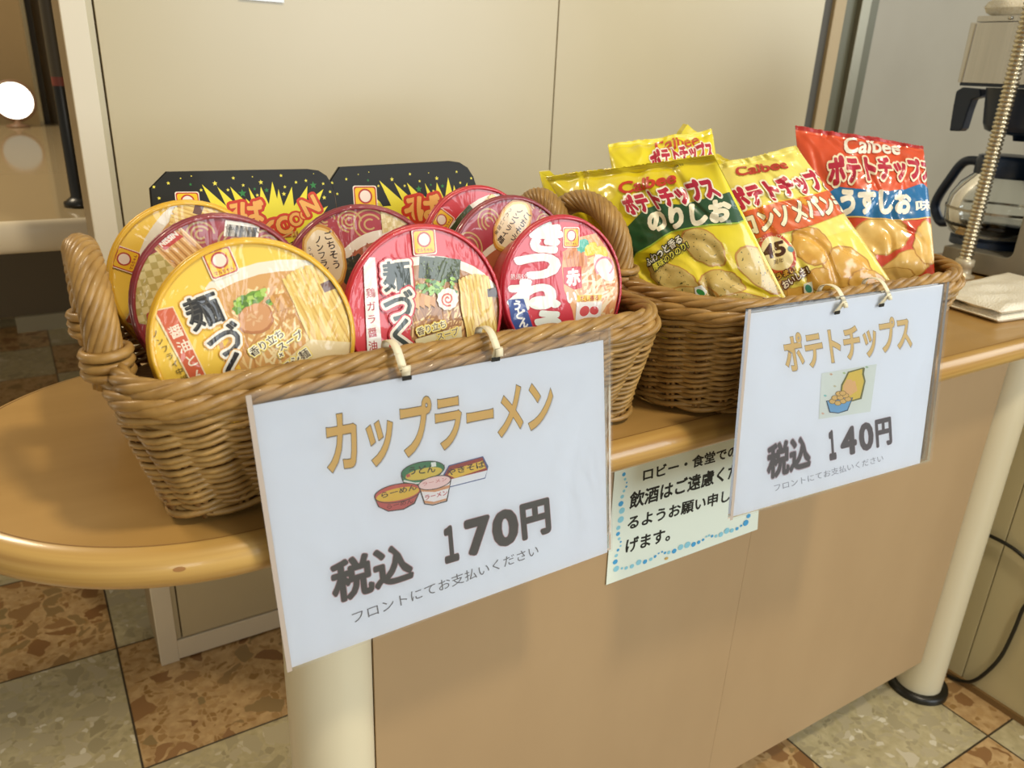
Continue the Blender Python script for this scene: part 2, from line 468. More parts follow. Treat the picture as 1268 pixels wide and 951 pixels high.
g = MB(); g.lathe([(.026, 0), (.026, .008), (.018, .014), (.0135, .018), (.0135, .2)], (.098, 1.60, LZ), (0, 0, 1), blk, 28, caps=(True, False)); g.build('pole', bp)
g = MB(); g.lathe([(.0138, .2), (.0138, .214)], (.098, 1.60, LZ), (0, 0, 1), plain('red_band', '7e3a2c', .5), 24); g.build('red_band', bp)
g = MB(); g.lathe([(.0138, .214), (.0142, .246), (.0138, .36), (.0138, .5)], (.098, 1.60, LZ), (0, 0, 1), plain('dark_grey_tube', '4a4230', .5), 24, caps=(False, True)); g.build('upper_tube', bp)
# pillars against the far wall
pl = plain('dark_pillar', '29241b', .25); pe = plain('pillar_bright_edge', 'c9c6b0', .12, .8); pb = plain('pillar_brown', '6d5a3c', .5)
for i, (a, b_, m, y) in enumerate(((24, 29, pe, 3.43), (29, 37, pl, 3.45), (54, 67, pl, 3.45))):
    x0, x1 = xat(a, 0, y), xat(b_, 0, y); slab(f'trim_{i+6}', (x0, y, 0), (x1, 3.55, 2.6), m)

# ------------------------------------------------------------------ sliding-door cupboard behind the counter
CY = 1.238
cx0, cx1 = .0876, 1.536
cab = thing('sliding_door_cupboard', (.8, CY+.06, 0), 'cream cupboard with two tall smooth sliding doors behind the counter', 'cupboard')
cm = noisy('cream_door', 'c4b794', 'cabd9c', (2, 2, 2), .30); fm = plain('pale_frame', 'e2d8c0', .35); sm_ = plain('cupboard_side', '8b7858', .5)
alu = plain('aluminium_strip', 'c0b698', .4, .15)
g = MB(); g.box((cx0, CY+.012, .01), (cx1, CY+.13, 2.2), sm_); g.build('carcass', cab)
g = MB(); g.box((cx0, CY, 0), (cx0+.030, CY+.012, 2.2), fm); g.build('left_stile', cab, bevel=.001)
g = MB(); g.box((cx0+.030, CY+.003, .045), (cx0+.0375, CY+.012, 2.2), alu); g.build('door_track', cab)
g = MB(); g.box((cx0+.030, CY, 0.004), (cx1, CY+.012, .043), fm); g.build('bottom_rail', cab, bevel=.001)
xm = .851
for a, b_ in ((cx0+.040, xm-.0012), (xm+.0012, cx1)):
    g = MB(); g.box((a, CY+.0015, .046), (b_, CY+.012, 2.2), cm); g.build('door', cab, bevel=.0008)
# paper on the cupboard, only its lower edge in the picture
ps = MB(); a, b_ = atY(296, -1, CY-.002), atY(352, 3.5, CY-.002)
ps.box((a.x, CY-.0020, b_.z), (b_.x, CY-.0008, b_.z+.10), plain('notice_white', 'e8eef2', .3))
tag(ps.build('paper_notice'), 'white paper stuck high on the cupboard door, cut by the frame top', 'notice')

# ------------------------------------------------------------------ bar counter
CZ, CR, CC, CRAD, CYC = .70, .0151, .105, .1844, .665
XR = 2.1
def seam_path():
    pts = []
    for k in range(41): pts.append((V((XR+(CC-XR)*k/40, CYC-CRAD, 0)), V((0, -1, 0))))
    for k in range(1, 64):
        q = -pi/2 - pi*k/64; n = V((cos(q), sin(q), 0)); pts.append((V((CC, CYC, 0))+CRAD*n, n))
    for k in range(41): pts.append((V((CC+(XR-CC)*k/40, CYC+CRAD, 0)), V((0, 1, 0))))
    return pts
SP = seam_path()
ctr = thing('bar_counter', (.7, .62, 0), 'narrow wooden counter with a rounded left end and round legs', 'counter')
lam = noisy('counter_laminate', 'a98346', 'b68f52', (2.2, 22, 1), .33, lo=.3, hi=.7, detail=5, coat=.25)
band = noisy('bullnose_wood', 'a2783a', 'c9a25a', (2.5, 2.5, 150), .30, lo=.3, hi=.72, detail=6, coat=.3, bumps=.05)
g = MB(); g.prism([p+V((0, 0, CZ-2*CR+.001)) for p, n in SP], (0, 0, 2*CR-.001), lam); g.build('counter_top', ctr, recalc=True)
def Sband(u, v, h):
    t = min(max(u, 0), 1)*(len(SP)-1); i = min(int(t), len(SP)-2); w = t-i
    p = SP[i][0].lerp(SP[i+1][0], w); n = SP[i][1].lerp(SP[i+1][1], w).normalized(); q = pi*v
    return p+n*(CR+h)*sin(q)+V((0, 0, CZ-CR+(CR+h)*cos(q)))
g = MB(); g.grid(lambda u, v: Sband(u, v, 0), len(SP)-1, 14, band)
P = Print(g, Sband, 'paper', None); P.ell(*P.px(236, 698), .0055, .030, plain('knot', '3a2410', .6), 8, wob=.7, n=24); P.ell(*P.px(222, 705), .0028, .035, plain('knot_ring', 'a0703a', .5), n=20)
P.stroke([(k/300, .02) for k in range(301)], .018, plain('glue_line', '8a6230', .6))
g.build('bullnose_edge', ctr)
LGY, LGR = .548, .0377
pan = noisy('panel_wood', 'a58a66', 'ad926d', (6, 6, 2.5), .42, lo=.3, hi=.7, detail=6, bumps=.12, dist=.001)
xsm = atY(925, 690, .535).x
for a, b_ in ((.2072, xsm-.00012), (xsm+.00012, 1.202)):
    g = MB(); g.box((a, .535, .078), (b_, .553, CZ-2*CR), pan); g.build('front_panel', ctr, bevel=.0002)
leg_m = plain('cream_leg_paint', 'd9d0b2', .28)
for lx in (.170, 1.2395):
    g = MB(); g.lathe([(LGR, 0.0), (LGR, CZ-2*CR)], (lx, LGY, 0), (0, 0, 1), leg_m, 48); l = g.build('leg', ctr)
    g = MB(); g.lathe([(LGR+.0005, .012), (LGR+.011, .011), (LGR+.0125, .006), (LGR+.0125, 0)], (lx, LGY, 0), (0, 0, 1), blk, 48); g.build('foot_ring', l)

# ------------------------------------------------------------------ low cabinet at the right and its cable
sc_ = thing('low_cabinet', (1.55, .55, 0), 'low beige cabinet standing under the right end of the counter', 'cabinet')
bei = noisy('beige_panel', 'c3b890', 'cabf98', (2, 2, 2), .45)
ysm = atX(1229, 720, 1.318).y
g = MB(); g.box((1.318, .22, .01), (1.75, ysm-.0008, .655), bei); g.box((1.318, ysm+.0008, .01), (1.75, .80, .655), bei); g.box((1.3205, ysm-.001, .01), (1.75, ysm+.001, .65), plain('seam_dark', '6a5c40', .8)); g.build('body', sc_, bevel=.001)
g = MB(); g.box((1.312, .22, .0), (1.76, .80, .012), plain('worn_brown_skirting', '7c6038', .6)); g.build('skirting', sc_)
g = MB()
cpx = [(1206, 655), (1225, 663), (1250, 676), (1268, 690), (1290, 712), (1286, 735), (1268, 752), (1256, 780), (1240, 812), (1222, 832), (1204, 843.5), (1186, 842), (1172, 836)]
cp = [atX(x, y, 1.309) for x, y in cpx]
sp = []
for i in range(len(cp)-1):
    p0, p1, p2, p3 = cp[max(0, i-1)], cp[i], cp[i+1], cp[min(len(cp)-1, i+2)]
    for k in range(6):
        t = k/6; sp.append(.5*((2*p1)+(p2-p0)*t+(2*p0-5*p1+4*p2-p3)*t*t+(3*p1-p0-3*p2+p3)*t**3))
for p in sp: p.z = max(p.z, .004)
g.tube(sp, .0032, blk, 8); tag(g.build('power_cable'), 'black cable looping down the low beige cabinet to the floor', 'cable')

# ================================================================== WICKER BASKETS
wk = noisy('wicker_willow', '8f6c36', 'b58f50', (70, 70, 70), .5, lo=.3, hi=.7, detail=3, coat=.10)
wk2 = noisy('wicker_rim', '8a662f', 'b0894a', (60, 60, 60), .45, lo=.3, hi=.7, detail=3, coat=.14)
wkd = noisy('wicker_stake', '7d5a30', '9f7a46', (60, 60, 60), .5)
wkb = noisy('wicker_base', '6b4a24', '8a6536', (60, 200, 60), .6, bumps=.6)
def rrect(x0, x1, y0, y1, r, n):
    """closed path of n points, equal arc steps, starting mid front going +x (front is low y)"""
    r = min(r, (x1-x0)/2-.001, (y1-y0)/2-.001); segs = []; q = pi/2*r
    xm = (x0+x1)/2
    segs = [('l', (xm, y0), (x1-r, y0)), ('a', (x1-r, y0+r), -pi/2), ('l', (x1, y0+r), (x1, y1-r)), ('a', (x1-r, y1-r), 0),
            ('l', (x1-r, y1), (x0+r, y1)), ('a', (x0+r, y1-r), pi/2), ('l', (x0, y1-r), (x0, y0+r)), ('a', (x0+r, y0+r), pi), ('l', (x0+r, y0), (xm, y0))]
    ln = [hypot(s[2][0]-s[1][0], s[2][1]-s[1][1]) if s[0] == 'l' else q for s in segs]; tot = sum(ln); out = []
    for i in range(n):
        d = tot*i/n; k = 0
        while k < len(segs)-1 and d > ln[k]: d -= ln[k]; k += 1
        s = segs[k]
        if s[0] == 'l':
            w = d/ln[k]; p = (s[1][0]+w*(s[2][0]-s[1][0]), s[1][1]+w*(s[2][1]-s[1][1]))
            dx, dy = (s[2][0]-s[1][0])/ln[k], (s[2][1]-s[1][1])/ln[k]; nn = (dy, -dx)
        else:
            a = s[2]+d/r; p = (s[1][0]+r*cos(a), s[1][1]+r*sin(a)); nn = (cos(a), sin(a))
        out.append((V((p[0], p[1], 0)), V((nn[0], nn[1], 0))))
    return out, tot
def basket(label, bot, top, rb, rt, zt, handles, seed, nst=46, zdip=0.):
    rd = random.Random(seed)
    cx, cy = (top[0]+top[1])/2, (top[2]+top[3])/2
    root = thing('wicker_basket', (cx, cy, CZ), label, 'basket', None)
    SUB = 8; N = nst*SUB
    pb_, _ = rrect(*bot, rb, N); pt_, tot = rrect(*top, rt, N)
    def wall(i, f):
        i %= N; f2 = f**.9
        p = pb_[i][0].lerp(pt_[i][0], f2); n = pb_[i][1].lerp(pt_[i][1], f2).normalized()
        return p, n
    g = MB()
    z0, z1 = CZ+.0125, zt-.024; rows = 13
    for k in range(rows):
        f = (k+.5)/rows; z = z0+(z1-z0)*f; jit = rd.uniform(-.0006, .0006)
        for st in (0, 1):
            pts = []; rs = []
            for i in range(0, N, 2):
                ph = pi*i/SUB + pi*st; p, n = wall(i, f)
                slow = .0007*noise.noise(V((i*.05, k*2.1, st*5+seed)))
                pts.append(p+n*(.0034*cos(ph)) + V((0, 0, z+jit+.0020*sin(ph)+slow))); rs.append(.0019+.0003*cos(ph)+.0002*noise.noise(V((i*.11, k, seed))))
            g.tube(pts, rs, wk, 6, closed=True)
    for kk in range(2):                                    # thicker waling rows under the rim and at the foot
        for z, f in ((zt-.0150, .97), (zt-.0205, .95), (CZ+.0085, .0)):
            pts = []
            for i in range(0, N, 2):
                ph = 2*pi*i/(SUB*3)+pi*kk; p, n = wall(i, f); pts.append(p+n*(.0015+.0028*cos(ph))+V((0, 0, z+.0025*sin(ph))))
            g.tube(pts, .0026, wk, 6, closed=True)
    for k in range(nst):                                   # paired stakes
        for d in (-1, 1):
            pts = []
            for j in range(6):
                f = j/5; p, n = wall(k*SUB, f); tg = V((-n.y, n.x, 0)); pts.append(p+tg*(.0025*d)+V((0, 0, CZ+.004+(zt-CZ-.012)*f)))
            g.tube(pts, .0021, wkd, 5)
    g.build('woven_side', root)
    g = MB()                                               # base
    pl_ = [p-n*.006+V((0, 0, CZ+.006)) for p, n in pb_[::4]]; g.prism(pl_, (0, 0, .032), wkb); g.build('base', root, recalc=True)
    g = MB()                                               # plaited rim: two ropes of four strands
    NR = 300; pr_, tot = rrect(*top, rt, NR)
    def dip(p): return -zdip*max(0, 1-abs(p.x-cx)/((top[1]-top[0])/2))
    for off, dz, rr_, nstr, sr, tw in ((-.0025, .0, .0042, 5, .0035, tot/.10), (.0030, -.0090, .0036, 4, .0034, tot/.085)):
        tw = round(tw)
        for s in range(nstr):
            pts = []
            for i in range(NR):
                p, n = pr_[i]; a = 2*pi*(tw*i/NR+s/nstr)
                w = 1+.25*noise.noise(V((i*.08, s*3.3, seed)))
                pts.append(p+n*(off+rr_*w*cos(a))+V((0, 0, zt+dz+dip(p)+rr_*w*sin(a))))
            rs = [sr*(1+.15*noise.noise(V((i*.12, s*2.1+seed, 7)))) for i in range(NR)]
            g.tube(pts, rs, wk2, 7, closed=True)
    g.build('plaited_rim', root)
    for (xh, ya, yb, zh, lean) in handles:
        g = MB(); NP = 72; cen = []
        for i in range(NP+1):
            q = pi*i/NP; y = (ya+yb)/2-(yb-ya)/2*cos(q)*(1+.10*sin(q)); z = zt-.012+(zh-zt+.012)*(sin(q)**.72)
            cen.append(V((xh+lean*(sin(q)**.8), y, z)))
        hr = .0082
        g.tube(cen, hr, wkd, 8)
        for s in range(11):
            pts = []
            for i in range(NP+1):
                a_ = cen[min(i+1, NP)]-cen[max(i-1, 0)]; tg = a_.normalized(); n = tg.cross(V((1, 0, 0))).normalized(); b_ = tg.cross(n)
                a = 2*pi*(s/11+i/NP*2.1); pts.append(cen[i]+hr*(cos(a)*n+sin(a)*b_))
            g.tube(pts, .0033, wk2, 6)
        h = g.build('handle', root)
        for yy in (ya, yb):
            g = MB()
            for k in range(3):
                pts = []
                for i in range(28):
                    q = 2*pi*i/28; pts.append(V((xh+.0135*cos(q), yy+.0140*sin(q), zt-.002+.0064*k+.001*sin(q+k))))
                g.tube(pts, .0034, wk2, 7, closed=True)
            g.build('wrap', h)
    return root
B1 = basket('wicker basket full of instant noodle cups, at the rounded counter end', (.058, .460, .506, .738), (.036, .457, .474, .764), .022, .036, .8105,
            [(.034, .536, .630, .876, -.002), (.454, .628, .716, .878, .0)], 3, 48)
B2 = basket('wicker basket full of potato chip bags, beside the coffee maker', (.496, .876, .470, .690), (.480, .892, .442, .718), .07, .085, .815,
            [(.483, .572, .692, .880, -.002), (.858, .61, .68, .838, .002)], 8, 44)

# ================================================================== INSTANT NOODLES
def facing(az, tilt):
    a, t = radians(az), radians(tilt); n = V((sin(a)*cos(t), -cos(a)*cos(t), sin(t)))
    u = V((0, 0, 1)).cross(n).normalized(); return n, u, n.cross(u)
DK = '2a241c'
def d_bowl(P, arc, left, low, rimc, rim_w, soup):
    o = [(left, low)]+[(left, arc[0][1]-.04)]+arc+[(1.3, arc[-1][1]-.1), (1.3, low)]
    P.poly(o, rimc)
    i = [(left, low)]+[(left, arc[0][1]-.04-rim_w)]+[(x-.02, y-rim_w) for x, y in arc]+[(1.28, arc[-1][1]-.1-rim_w), (1.28, low)]
    P.poly(i, soup)
def hang_noodles(P, x0, x1, yt, yb, c1, c2, c3, lean=0.):
    n = 13
    P.poly([(x0, yt-.05), (x0+.3*(x1-x0), yt+.02), (x1, yt-.02), (x1+.02+lean, yb), (x0+.02+lean, yb)], c2)
    for k in range(n):
        t = (k+.5)/n; x = x0+t*(x1-x0); c = (c1, c3, c1)[k % 3]
        P.stroke([(x+lean*(j/9)**1.5+.010*sin(j*1.1+k*2), yt-.02+.05*sin(pi*t)-(yt-yb)*j/9) for j in range(10)], .030, c)
def d_yellow(P):
    P.ell(0, 0, .985, .985, 'f0c03a', n=64)
    P.ell(.0, .0, .955, .955, 'f6cd48', n=64)
    d_bowl(P, [(-.2, .70), (.05, .73), (.3, .72), (.49, .68), (.68, .62), (.83, .54), (1.03, .26)], -.26, -1.1, 'efe7cf', .115, 'd9a35c')
    P.noodles(.15, -.1, .55, .62, 150, .022, ['eecb88', 'd9a45a', 'f3dba2', 'c98f4a'], 5, 70, 50, .4)
    P.ell(.07, .38, .17, .085, '6f9b2e', 12, 30, .5, 3)
    for k in range(26):
        rd = random.Random(k); P.ell(.08+rd.uniform(-.17, .19), .38+rd.uniform(-.08, .07), .032, .022, ('8fbf3c', '557f22', 'b6d565')[k % 3], rd.uniform(0, 180), 9)
    P.ell(.07, .2, .185, .15, 'b9763f', 5, 36, .12, 2); P.ell(.07, .215, .17, .135, 'd79a62', 5, 36, .12, 2)
    for k in range(9): P.ell(.0+.016*k, .22+.05*sin(k*2.3), .03, .012, 'e3b481', 30*k, 10)
    for k in range(4): P.poly([(.27+.045*k, .38-.01*k), (.32+.045*k, .37-.01*k), (.36+.04*k, .2), (.30+.04*k, .19)], ('d9a04c', 'c58a38')[k % 2])
    hang_noodles(P, .46, .92, .5, -.75, 'f0d074', 'd9ac4a', 'e7bf5c', .10)
    P.poly([(.81, .30), (1.0, .31), (1.0, .2), (.82, .2)], '6b4230')
    P.poly([(-.2, -.42), (.5, -.2), (1, -.45), (1, -1), (-.2, -1)], 'eed9a6')
    P.noodles(.2, -.55, .4, .25, 40, .02, ['f3dba2', 'd9a45a'], 9, 10, 40, .4)
    P.poly([(-.785, .635), (-.60, .605), (-.575, -.8), (-.72, -.8)], 'f0dcae'); P.poly([(-.765, .62), (-.61, .595), (-.59, -.8), (-.71, -.8)], 'd3623a')
    P.vtext('醤油とんこつ', -.675, .37, -.625, -.42, .13, [(.015, 'f7ead0')])
    P.vtext('ノンフライ中細麺', -.855, .42, -.775, -.17, .075, [(.0, '3a2a10')])
    for ch, x, y, h in (('麺', -.365, .46, .34), ('づ', -.29, .12, .36), ('く', -.31, -.19, .36), ('り', -.30, -.5, .34)):
        P.glyph(ch, x, y, h, [(.125, 'e2a21f'), (.095, 'efead9'), (.026, '1d1b18')])
    for ch, x, y, h in (('麺', -.365, .46, .34), ('づ', -.29, .12, .36)):
        P.glyph(ch, x-.006, y+.008, h*.985, [(-.012, '4a4740')])
    for t, x, y, h, r in (('香り立ち', .07, -.06, .10, 12), ('スープ', .30, -.13, .10, 12), ('×', .16, -.23, .09, 0), ('コシ麺', .28, -.34, .11, 12)):
        P.glyph(t, x, y, h, [(.20, 'f3dc6a'), (.11, 'fbf3cf'), (.01, '3a2414')], r)
    logo(P, -.03, .84, .25, 0)
def d_red(P):
    P.ell(0, 0, .985, .985, 'c8242f', n=64); P.ell(0, 0, .955, .955, 'd23038', n=64)
    d_bowl(P, [(-.21, .65), (.03, .665), (.28, .63), (.5, .56), (.67, .48), (.81, .38), (.94, .24), (1.1, .02)], -.24, -1.1, 'efe6d2', .10, 'a9743c')
    P.noodles(.12, -.05, .42, .5, 130, .020, ['d9ab62', 'b98344', 'ecc98a', '9a6630'], 15, 60, 55, .36)
    P.poly([(-.04, .66), (.22, .62), (.2, .36), (-.08, .41)], '3a4522'); P.poly([(.16, .645), (.5, .575), (.45, .30), (.13, .36)], '445026')
    for k in range(70):
        rd = random.Random(k+50); x = rd.uniform(-.03, .44); y = rd.uniform(.38, .60)-.17*max(0, x-.05)*.4
        P.ell(x, y, .014, .009, ('59672f', '2b3418', '6b7a3a')[k % 3], rd.uniform(0, 180), 6)
    for k in range(40):
        rd = random.Random(k+9); P.ell(.12+rd.uniform(-.26, .28), .27+rd.uniform(-.1, .1), .040, .022, ('6fa02f', '4a7a22', '9cc552')[k % 3], rd.uniform(0, 180), 9)
    for k in range(4): P.poly([(-.17+.07*k, .27-.03*k), (-.10+.07*k, .25-.03*k), (-.11+.07*k, .04), (-.18+.07*k, .09)], ('d9a04c', 'c8893a')[k % 2])
    n = 22; P.poly([(.27+(.135+.012*(k % 2))*cos(2*pi*k/n), .125+(.125+.012*(k % 2))*sin(2*pi*k/n)) for k in range(n)], 'f3ead6')
    P.stroke([(.27+(.012+.085*k/20)*cos(k*.6), .125+(.012+.078*k/20)*sin(k*.6)) for k in range(20)], .022, 'd2604f')
    hang_noodles(P, .43, .86, .36, -.42, 'eccd70', 'cfa044', 'e0b856', .06)
    P.poly([(.82, .19), (1.0, .2), (1.0, .08), (.82, .09)], '4a342a')
    P.poly([(-.2, -.30), (.42, -.22), (.42, -.95), (-.2, -.95)], 'eadfae')
    P.poly([(-.74, .705), (-.60, .69), (-.64, -.8), (-.84, -.8)], 'ece9e0')
    P.vtext('鶏ガラ醤油', -.695, .30, -.735, -.30, .115, [(.015, 'b32630')])
    for ch, x, y, h in (('麺', -.36, .46, .36), ('づ', -.37, .12, .40), ('く', -.37, -.22, .40), ('り', -.37, -.55, .36)):
        P.glyph(ch, x, y, h, [(.16, 'c8242f'), (.11, 'efe6d2'), (.026, '2f3a2e')])
    for t, x, y, h, r in (('香り立ち', .02, -.19, .10, 8), ('スープ', .23, -.29, .10, 8), ('×', .08, -.38, .09, 0)):
        P.glyph(t, x, y, h, [(.20, 'efd24e'), (.11, 'f6edb6'), (.01, '5a3414')], r)
    logo(P, .025, .82, .27, 0)
def swirl(P, cx, cy, r, c, w=.022):
    for k in range(3):
        rr = r*(1-.33*k); P.stroke([(cx+rr*cos(a*.2+k*.5), cy+rr*.9*sin(a*.2+k*.5)) for a in range(24)], w, c)
def checks(P, poly, c1, c2, ang, st):
    P.poly(poly, c1)
    x0, x1, y0, y1 = bbox(poly); a = radians(ang); k = 0; conv = poly
    A = sum(poly[i][0]*poly[(i+1) % len(poly)][1]-poly[(i+1) % len(poly)][0]*poly[i][1] for i in range(len(poly)))
    if A < 0: conv = poly[::-1]
    out = []
    for i in range(-14, 15):
        for j in range(-14, 15):
            if (i+j) % 2: continue
            cx, cy = (x0+x1)/2, (y0+y1)/2
            q = [(cx+((i+p)*cos(a)-(j+r)*sin(a))*st, cy+((i+p)*sin(a)+(j+r)*cos(a))*st) for p, r in ((0, 0), (1, 0), (1, 1), (0, 1))]
            q = clip_poly(q, conv)
            if len(q) > 2: out.append(q)
    if out: P.polys(out, c2)
def d_goch(P, code=False):
    P.ell(0, 0, .985, .985, '8c2a34', n=64); P.ell(0, 0, .95, .95, 'a63440', n=64)
    for x, y, r in ((.1, .78, .2), (-.15, .82, .14), (-.45, .85, .12), (-.75, .15, .18), (.75, .3, .2), (-.7, -.3, .2), (.28, .55, .1)): swirl(P, x, y, r, 'c3a064')
    P.ell(.28, -.22, .80, .93, 'e6dcc6', n=50); P.ell(.28, -.26, .72, .84, 'b0603a', n=50)
    P.noodles(.2, .1, .5, .48, 130, .018, ['d9b48a', 'c08a58', 'e8cfa8', '9f5636'], 33, 20, 70, .4)
    P.ell(-.1, .18, .2, .22, '2c3322', 20, 30, .3, 4)
    for k in range(30):
        rd = random.Random(k); P.ell(-.1+rd.uniform(-.15, .15), .18+rd.uniform(-.18, .18), .02, .012, '46502f', k*40, 6)
    P.ell(.35, -.1, .25, .2, 'c98a58', 10, 30, .15, 6)
    checks(P, [(.24, .97), (.62, .79), (.25, .66)], 'cdb878', 'dccb94', 10, .06)
    for s_, c in ((1.10, 'c9892c'), (1.0, 'ecc670'), (.90, 'f3e2bb')):
        P.ell(-.48, .40, .23*s_, .37*s_, c, 12, 36, .06, 1)
    P.vtext('ごちそう', -.42, .66, -.35, .30, .115, [(.02, '2a1a12')], 8)
    P.vtext('ノンフライ麺', -.55, .61, -.46, .13, .10, [(.02, '2a1a12')], 8)
    P.vtext('うれしい国産', -.66, .50, -.58, .14, .062, [(.0, '4a2a18')], 8)
def d_goch_turned(P):
    P.ell(0, 0, .985, .985, '8c2a34', n=64); P.ell(0, 0, .95, .95, '98303a', n=64)
    for x, y, r in ((-.18, .8, .15), (.18, .68, .18), (.55, .62, .2), (-.4, .52, .12), (.7, .3, .15)): swirl(P, x, y, r, 'b79860')
    checks(P, [(-.62, .66), (-.42, .30), (-.7, -.2), (-1, -.1), (-.97, .2), (-.82, .58)], 'b5a660', 'd6ca92', 8, .075)
    P.poly([(-.69, .70), (-.41, .92), (-.05, .48), (-.35, .25)], 'd9a866')
    for k in range(11):
        t = k/10; P.stroke([(-.69+t*.28, .70+t*.22), (-.35+t*.30, .25+t*.23)], .016, ('f0cf94', 'b57f40')[k % 2])
    P.poly([(-.66, .735), (-.465, .87), (-.365, .79), (-.575, .655)], 'c23a34')
    P.text('NISSIN', (-.60, .69), (-.415, .81), (-.635, .735), [(.05, 'f4eee2')])
    P.poly([(.11, .945), (.49, .865), (.45, .72), (.065, .765)], 'f0ebe0')
    rd = random.Random(4)
    for k in range(34):
        t = .06+.88*k/34; w = rd.choice((.004, .007, .010)); a = (.065+t*.385, .765-t*.045); b_ = (.105+t*.38, .91-t*.075)
        P.stroke([a, (a[0]+(b_[0]-a[0])*.95, a[1]+(b_[1]-a[1])*.95)], w, '3a3630')
    P.text('4 902105 262573', (.465, .80), (.10, .875), (.473, .765), [(.0, '3a3630')])
    P.poly([(-.76, .1), (-.6, .25), (-.5, .1), (-.66, -.05)], 'e5dcc0')
    P.vtext('国産', -.8, -.08, -.72, -.2, .1, [(.3, 'a63440'), (.0, 'f0e6d0')])
def d_kitsune(P):
    P.ell(0, 0, .985, .985, 'b81f30', n=64); P.ell(0, 0, .955, .955, 'cc2233', n=64)
    P.poly([(.02, .50), (.25, .70), (.6, .74), (.95, .3), (.98, -.1), (.8, -.6), (.2, -.8), (.12, -.3), (.0, .0), (-.02, .3)], 'e3a56c')
    P.noodles(.55, -.05, .38, .55, 80, .03, ['f0d2a0', 'd98f5a', 'f6e0bc'], 71, 50, 60, .4)
    P.poly([(.0, .52), (.2, .60), (.45, .56), (.42, .28), (.1, .26)], 'd98a4e')
    for k in range(6): P.stroke([(.05+.07*k, .52), (.08+.065*k, .30)], .02, 'c06f38')
    P.ell(.36, .58, .11, .09, '4fb39a', 20, 20, .4, 3); P.ell(.50, .52, .13, .085, 'f0cf3a', 25, 24, .2, 2); P.ell(.68, .47, .12, .08, 'f2d24a', -15, 24, .2, 4)
    P.ell(.72, .24, .24, .13, 'f1e8de', -50, 36); P.stroke([(.72+.16*cos(a*.26-1), .26+.13*sin(a*.26-1)) for a in range(20)], .03, 'e0899a')
    P.poly([(.0, .31), (.31, .30), (.31, .0), (.18, -.02), (.0, .08)], 'cc2233')
    P.glyph('赤', .165, .16, .24, [(.05, 'f4ece4')]); P.glyph('い', .12, -.12, .2, [(.05, 'f4ece4')])
    for ch, x, y, h, wf in (('き', -.25, .74, .44, 1.5), ('つ', -.42, .36, .46, 1.7), ('ね', -.50, -.02, .44, 1.9), ('う', -.3, -.45, .4, 1.5)):
        P.glyph(ch, x, y, h, [(.10, 'b81f30'), (.075, 'e6ece2')], -6, wf)
    P.poly([(-.93, -.04), (-.68, -.05), (-.56, -.46), (-.88, -.46)], '24448c')
    P.vtext('うどん', -.79, -.13, -.70, -.38, .15, [(.05, 'f2f2ee')], -12)
    P.glyph('熱湯5分', -.72, .25, .085, [(.0, 'f0dcd8')], -4)
    P.poly([(.22, -.10), (.66, -.14), (.64, -.22), (.2, -.19)], 'e9c23c'); P.glyph('だし香る', .43, -.165, .085, [(.02, 'b02a20')], -4)
    P.poly([(.20, -.2), (.65, -.24), (.60, -.5), (.16, -.46)], 'efe8e2')
    P.ell(.33, -.34, .09, .07, 'd04848', 20); P.ell(.5, -.35, .08, .06, 'd04848', -10)
    logo(P, .165, .71, .25, -4)
cup_red = plain('cup_body_red', 'b52a34', .3); cup_yel = plain('cup_body_yellow', 'e0ad2c', .3); cup_dk = plain('cup_body_maroon', '86303a', .3); cup_w = plain('cup_body_white', 'e8e2d4', .35)
tabm = plain('lid_tab', 'd9d2c4', .3)
def cup(px, Y, az, tilt, R, design, rot, bodym, label, cat='instant noodle cup', depth=.050, rimcol='c8242f'):
    n, u, v = facing(az, tilt); C = atY(px[0], px[1], Y)
    root = thing('instant_noodle_cup', C-v*R-n*.01, label, 'noodle cup', 'instant noodle cups in the basket')
    g = MB(); h = depth
    g.lathe([(R-.0010, -.0010), (R+.0012, -.0006), (R+.0022, -.0022), (R+.0014, -.0040), (R-.003, -.0045), (R*.96, -.011), (R*.93, -.016), (R*.80, -h+.008), (R*.70, -h), (R*.66, -h+.002), (0.0005, -h+.002)], C, n, bodym, 56, u)
    g.build('cup_body', root)
    g = MB(); S = lambda a, b_, hh: C+R*(a*u+b_*v)+n*hh
    P = Print(g, S, 'film', 'disc', eps=.00001, rot=rot, start=(0., 0.))
    P.ell(0, 0, .999, .999, 'cfc7b8', n=64); design(P)
    # crimped film round the edge
    nr = 120
    vs = []; fs = []
    for k in range(nr):
        q = 2*pi*k/nr; j = .0005*(k % 2)+.0005*noise.noise(V((k*.37, R*900, rot)))
        for rr, hh in ((.968, .0022), (.988, .0026+j), (1.008, .0018+j), (1.016, -.0010)): vs.append(S(rr*cos(q), rr*sin(q), hh))
    for k in range(nr):
        l = (k+1) % nr
        for i in range(3): fs.append((k*4+i, k*4+i+1, l*4+i+1, l*4+i))
    g.add(vs, fs, ink(rimcol, 'film'), True)
    g.build('lid', root)
    return root
cup((318.5, 421), .520, -4, 12, .0666, d_yellow, 16, cup_yel, 'yellow noodle cup with soy pork soup label, frontmost at the left end of the basket', rimcol='e8b62e')
cup((281, 375.6), .580, 0, 12, .0628, d_goch_turned, 0, cup_dk, 'dark red and gold noodle cup with a barcode, between the two yellow cups', rimcol='8c2a34')
cup((242, 348.5), .640, 0, 12, .0605, d_yellow, 64, cup_yel, 'yellow noodle cup turned sideways, rearmost at the left end of the basket', rimcol='e8b62e')
cup((453, 355.8), .612, -12, 12, .0665, d_goch, 0, cup_dk, 'dark red noodle cup with upright cream text balloon, behind the red cup in the middle', rimcol='8c2a34')
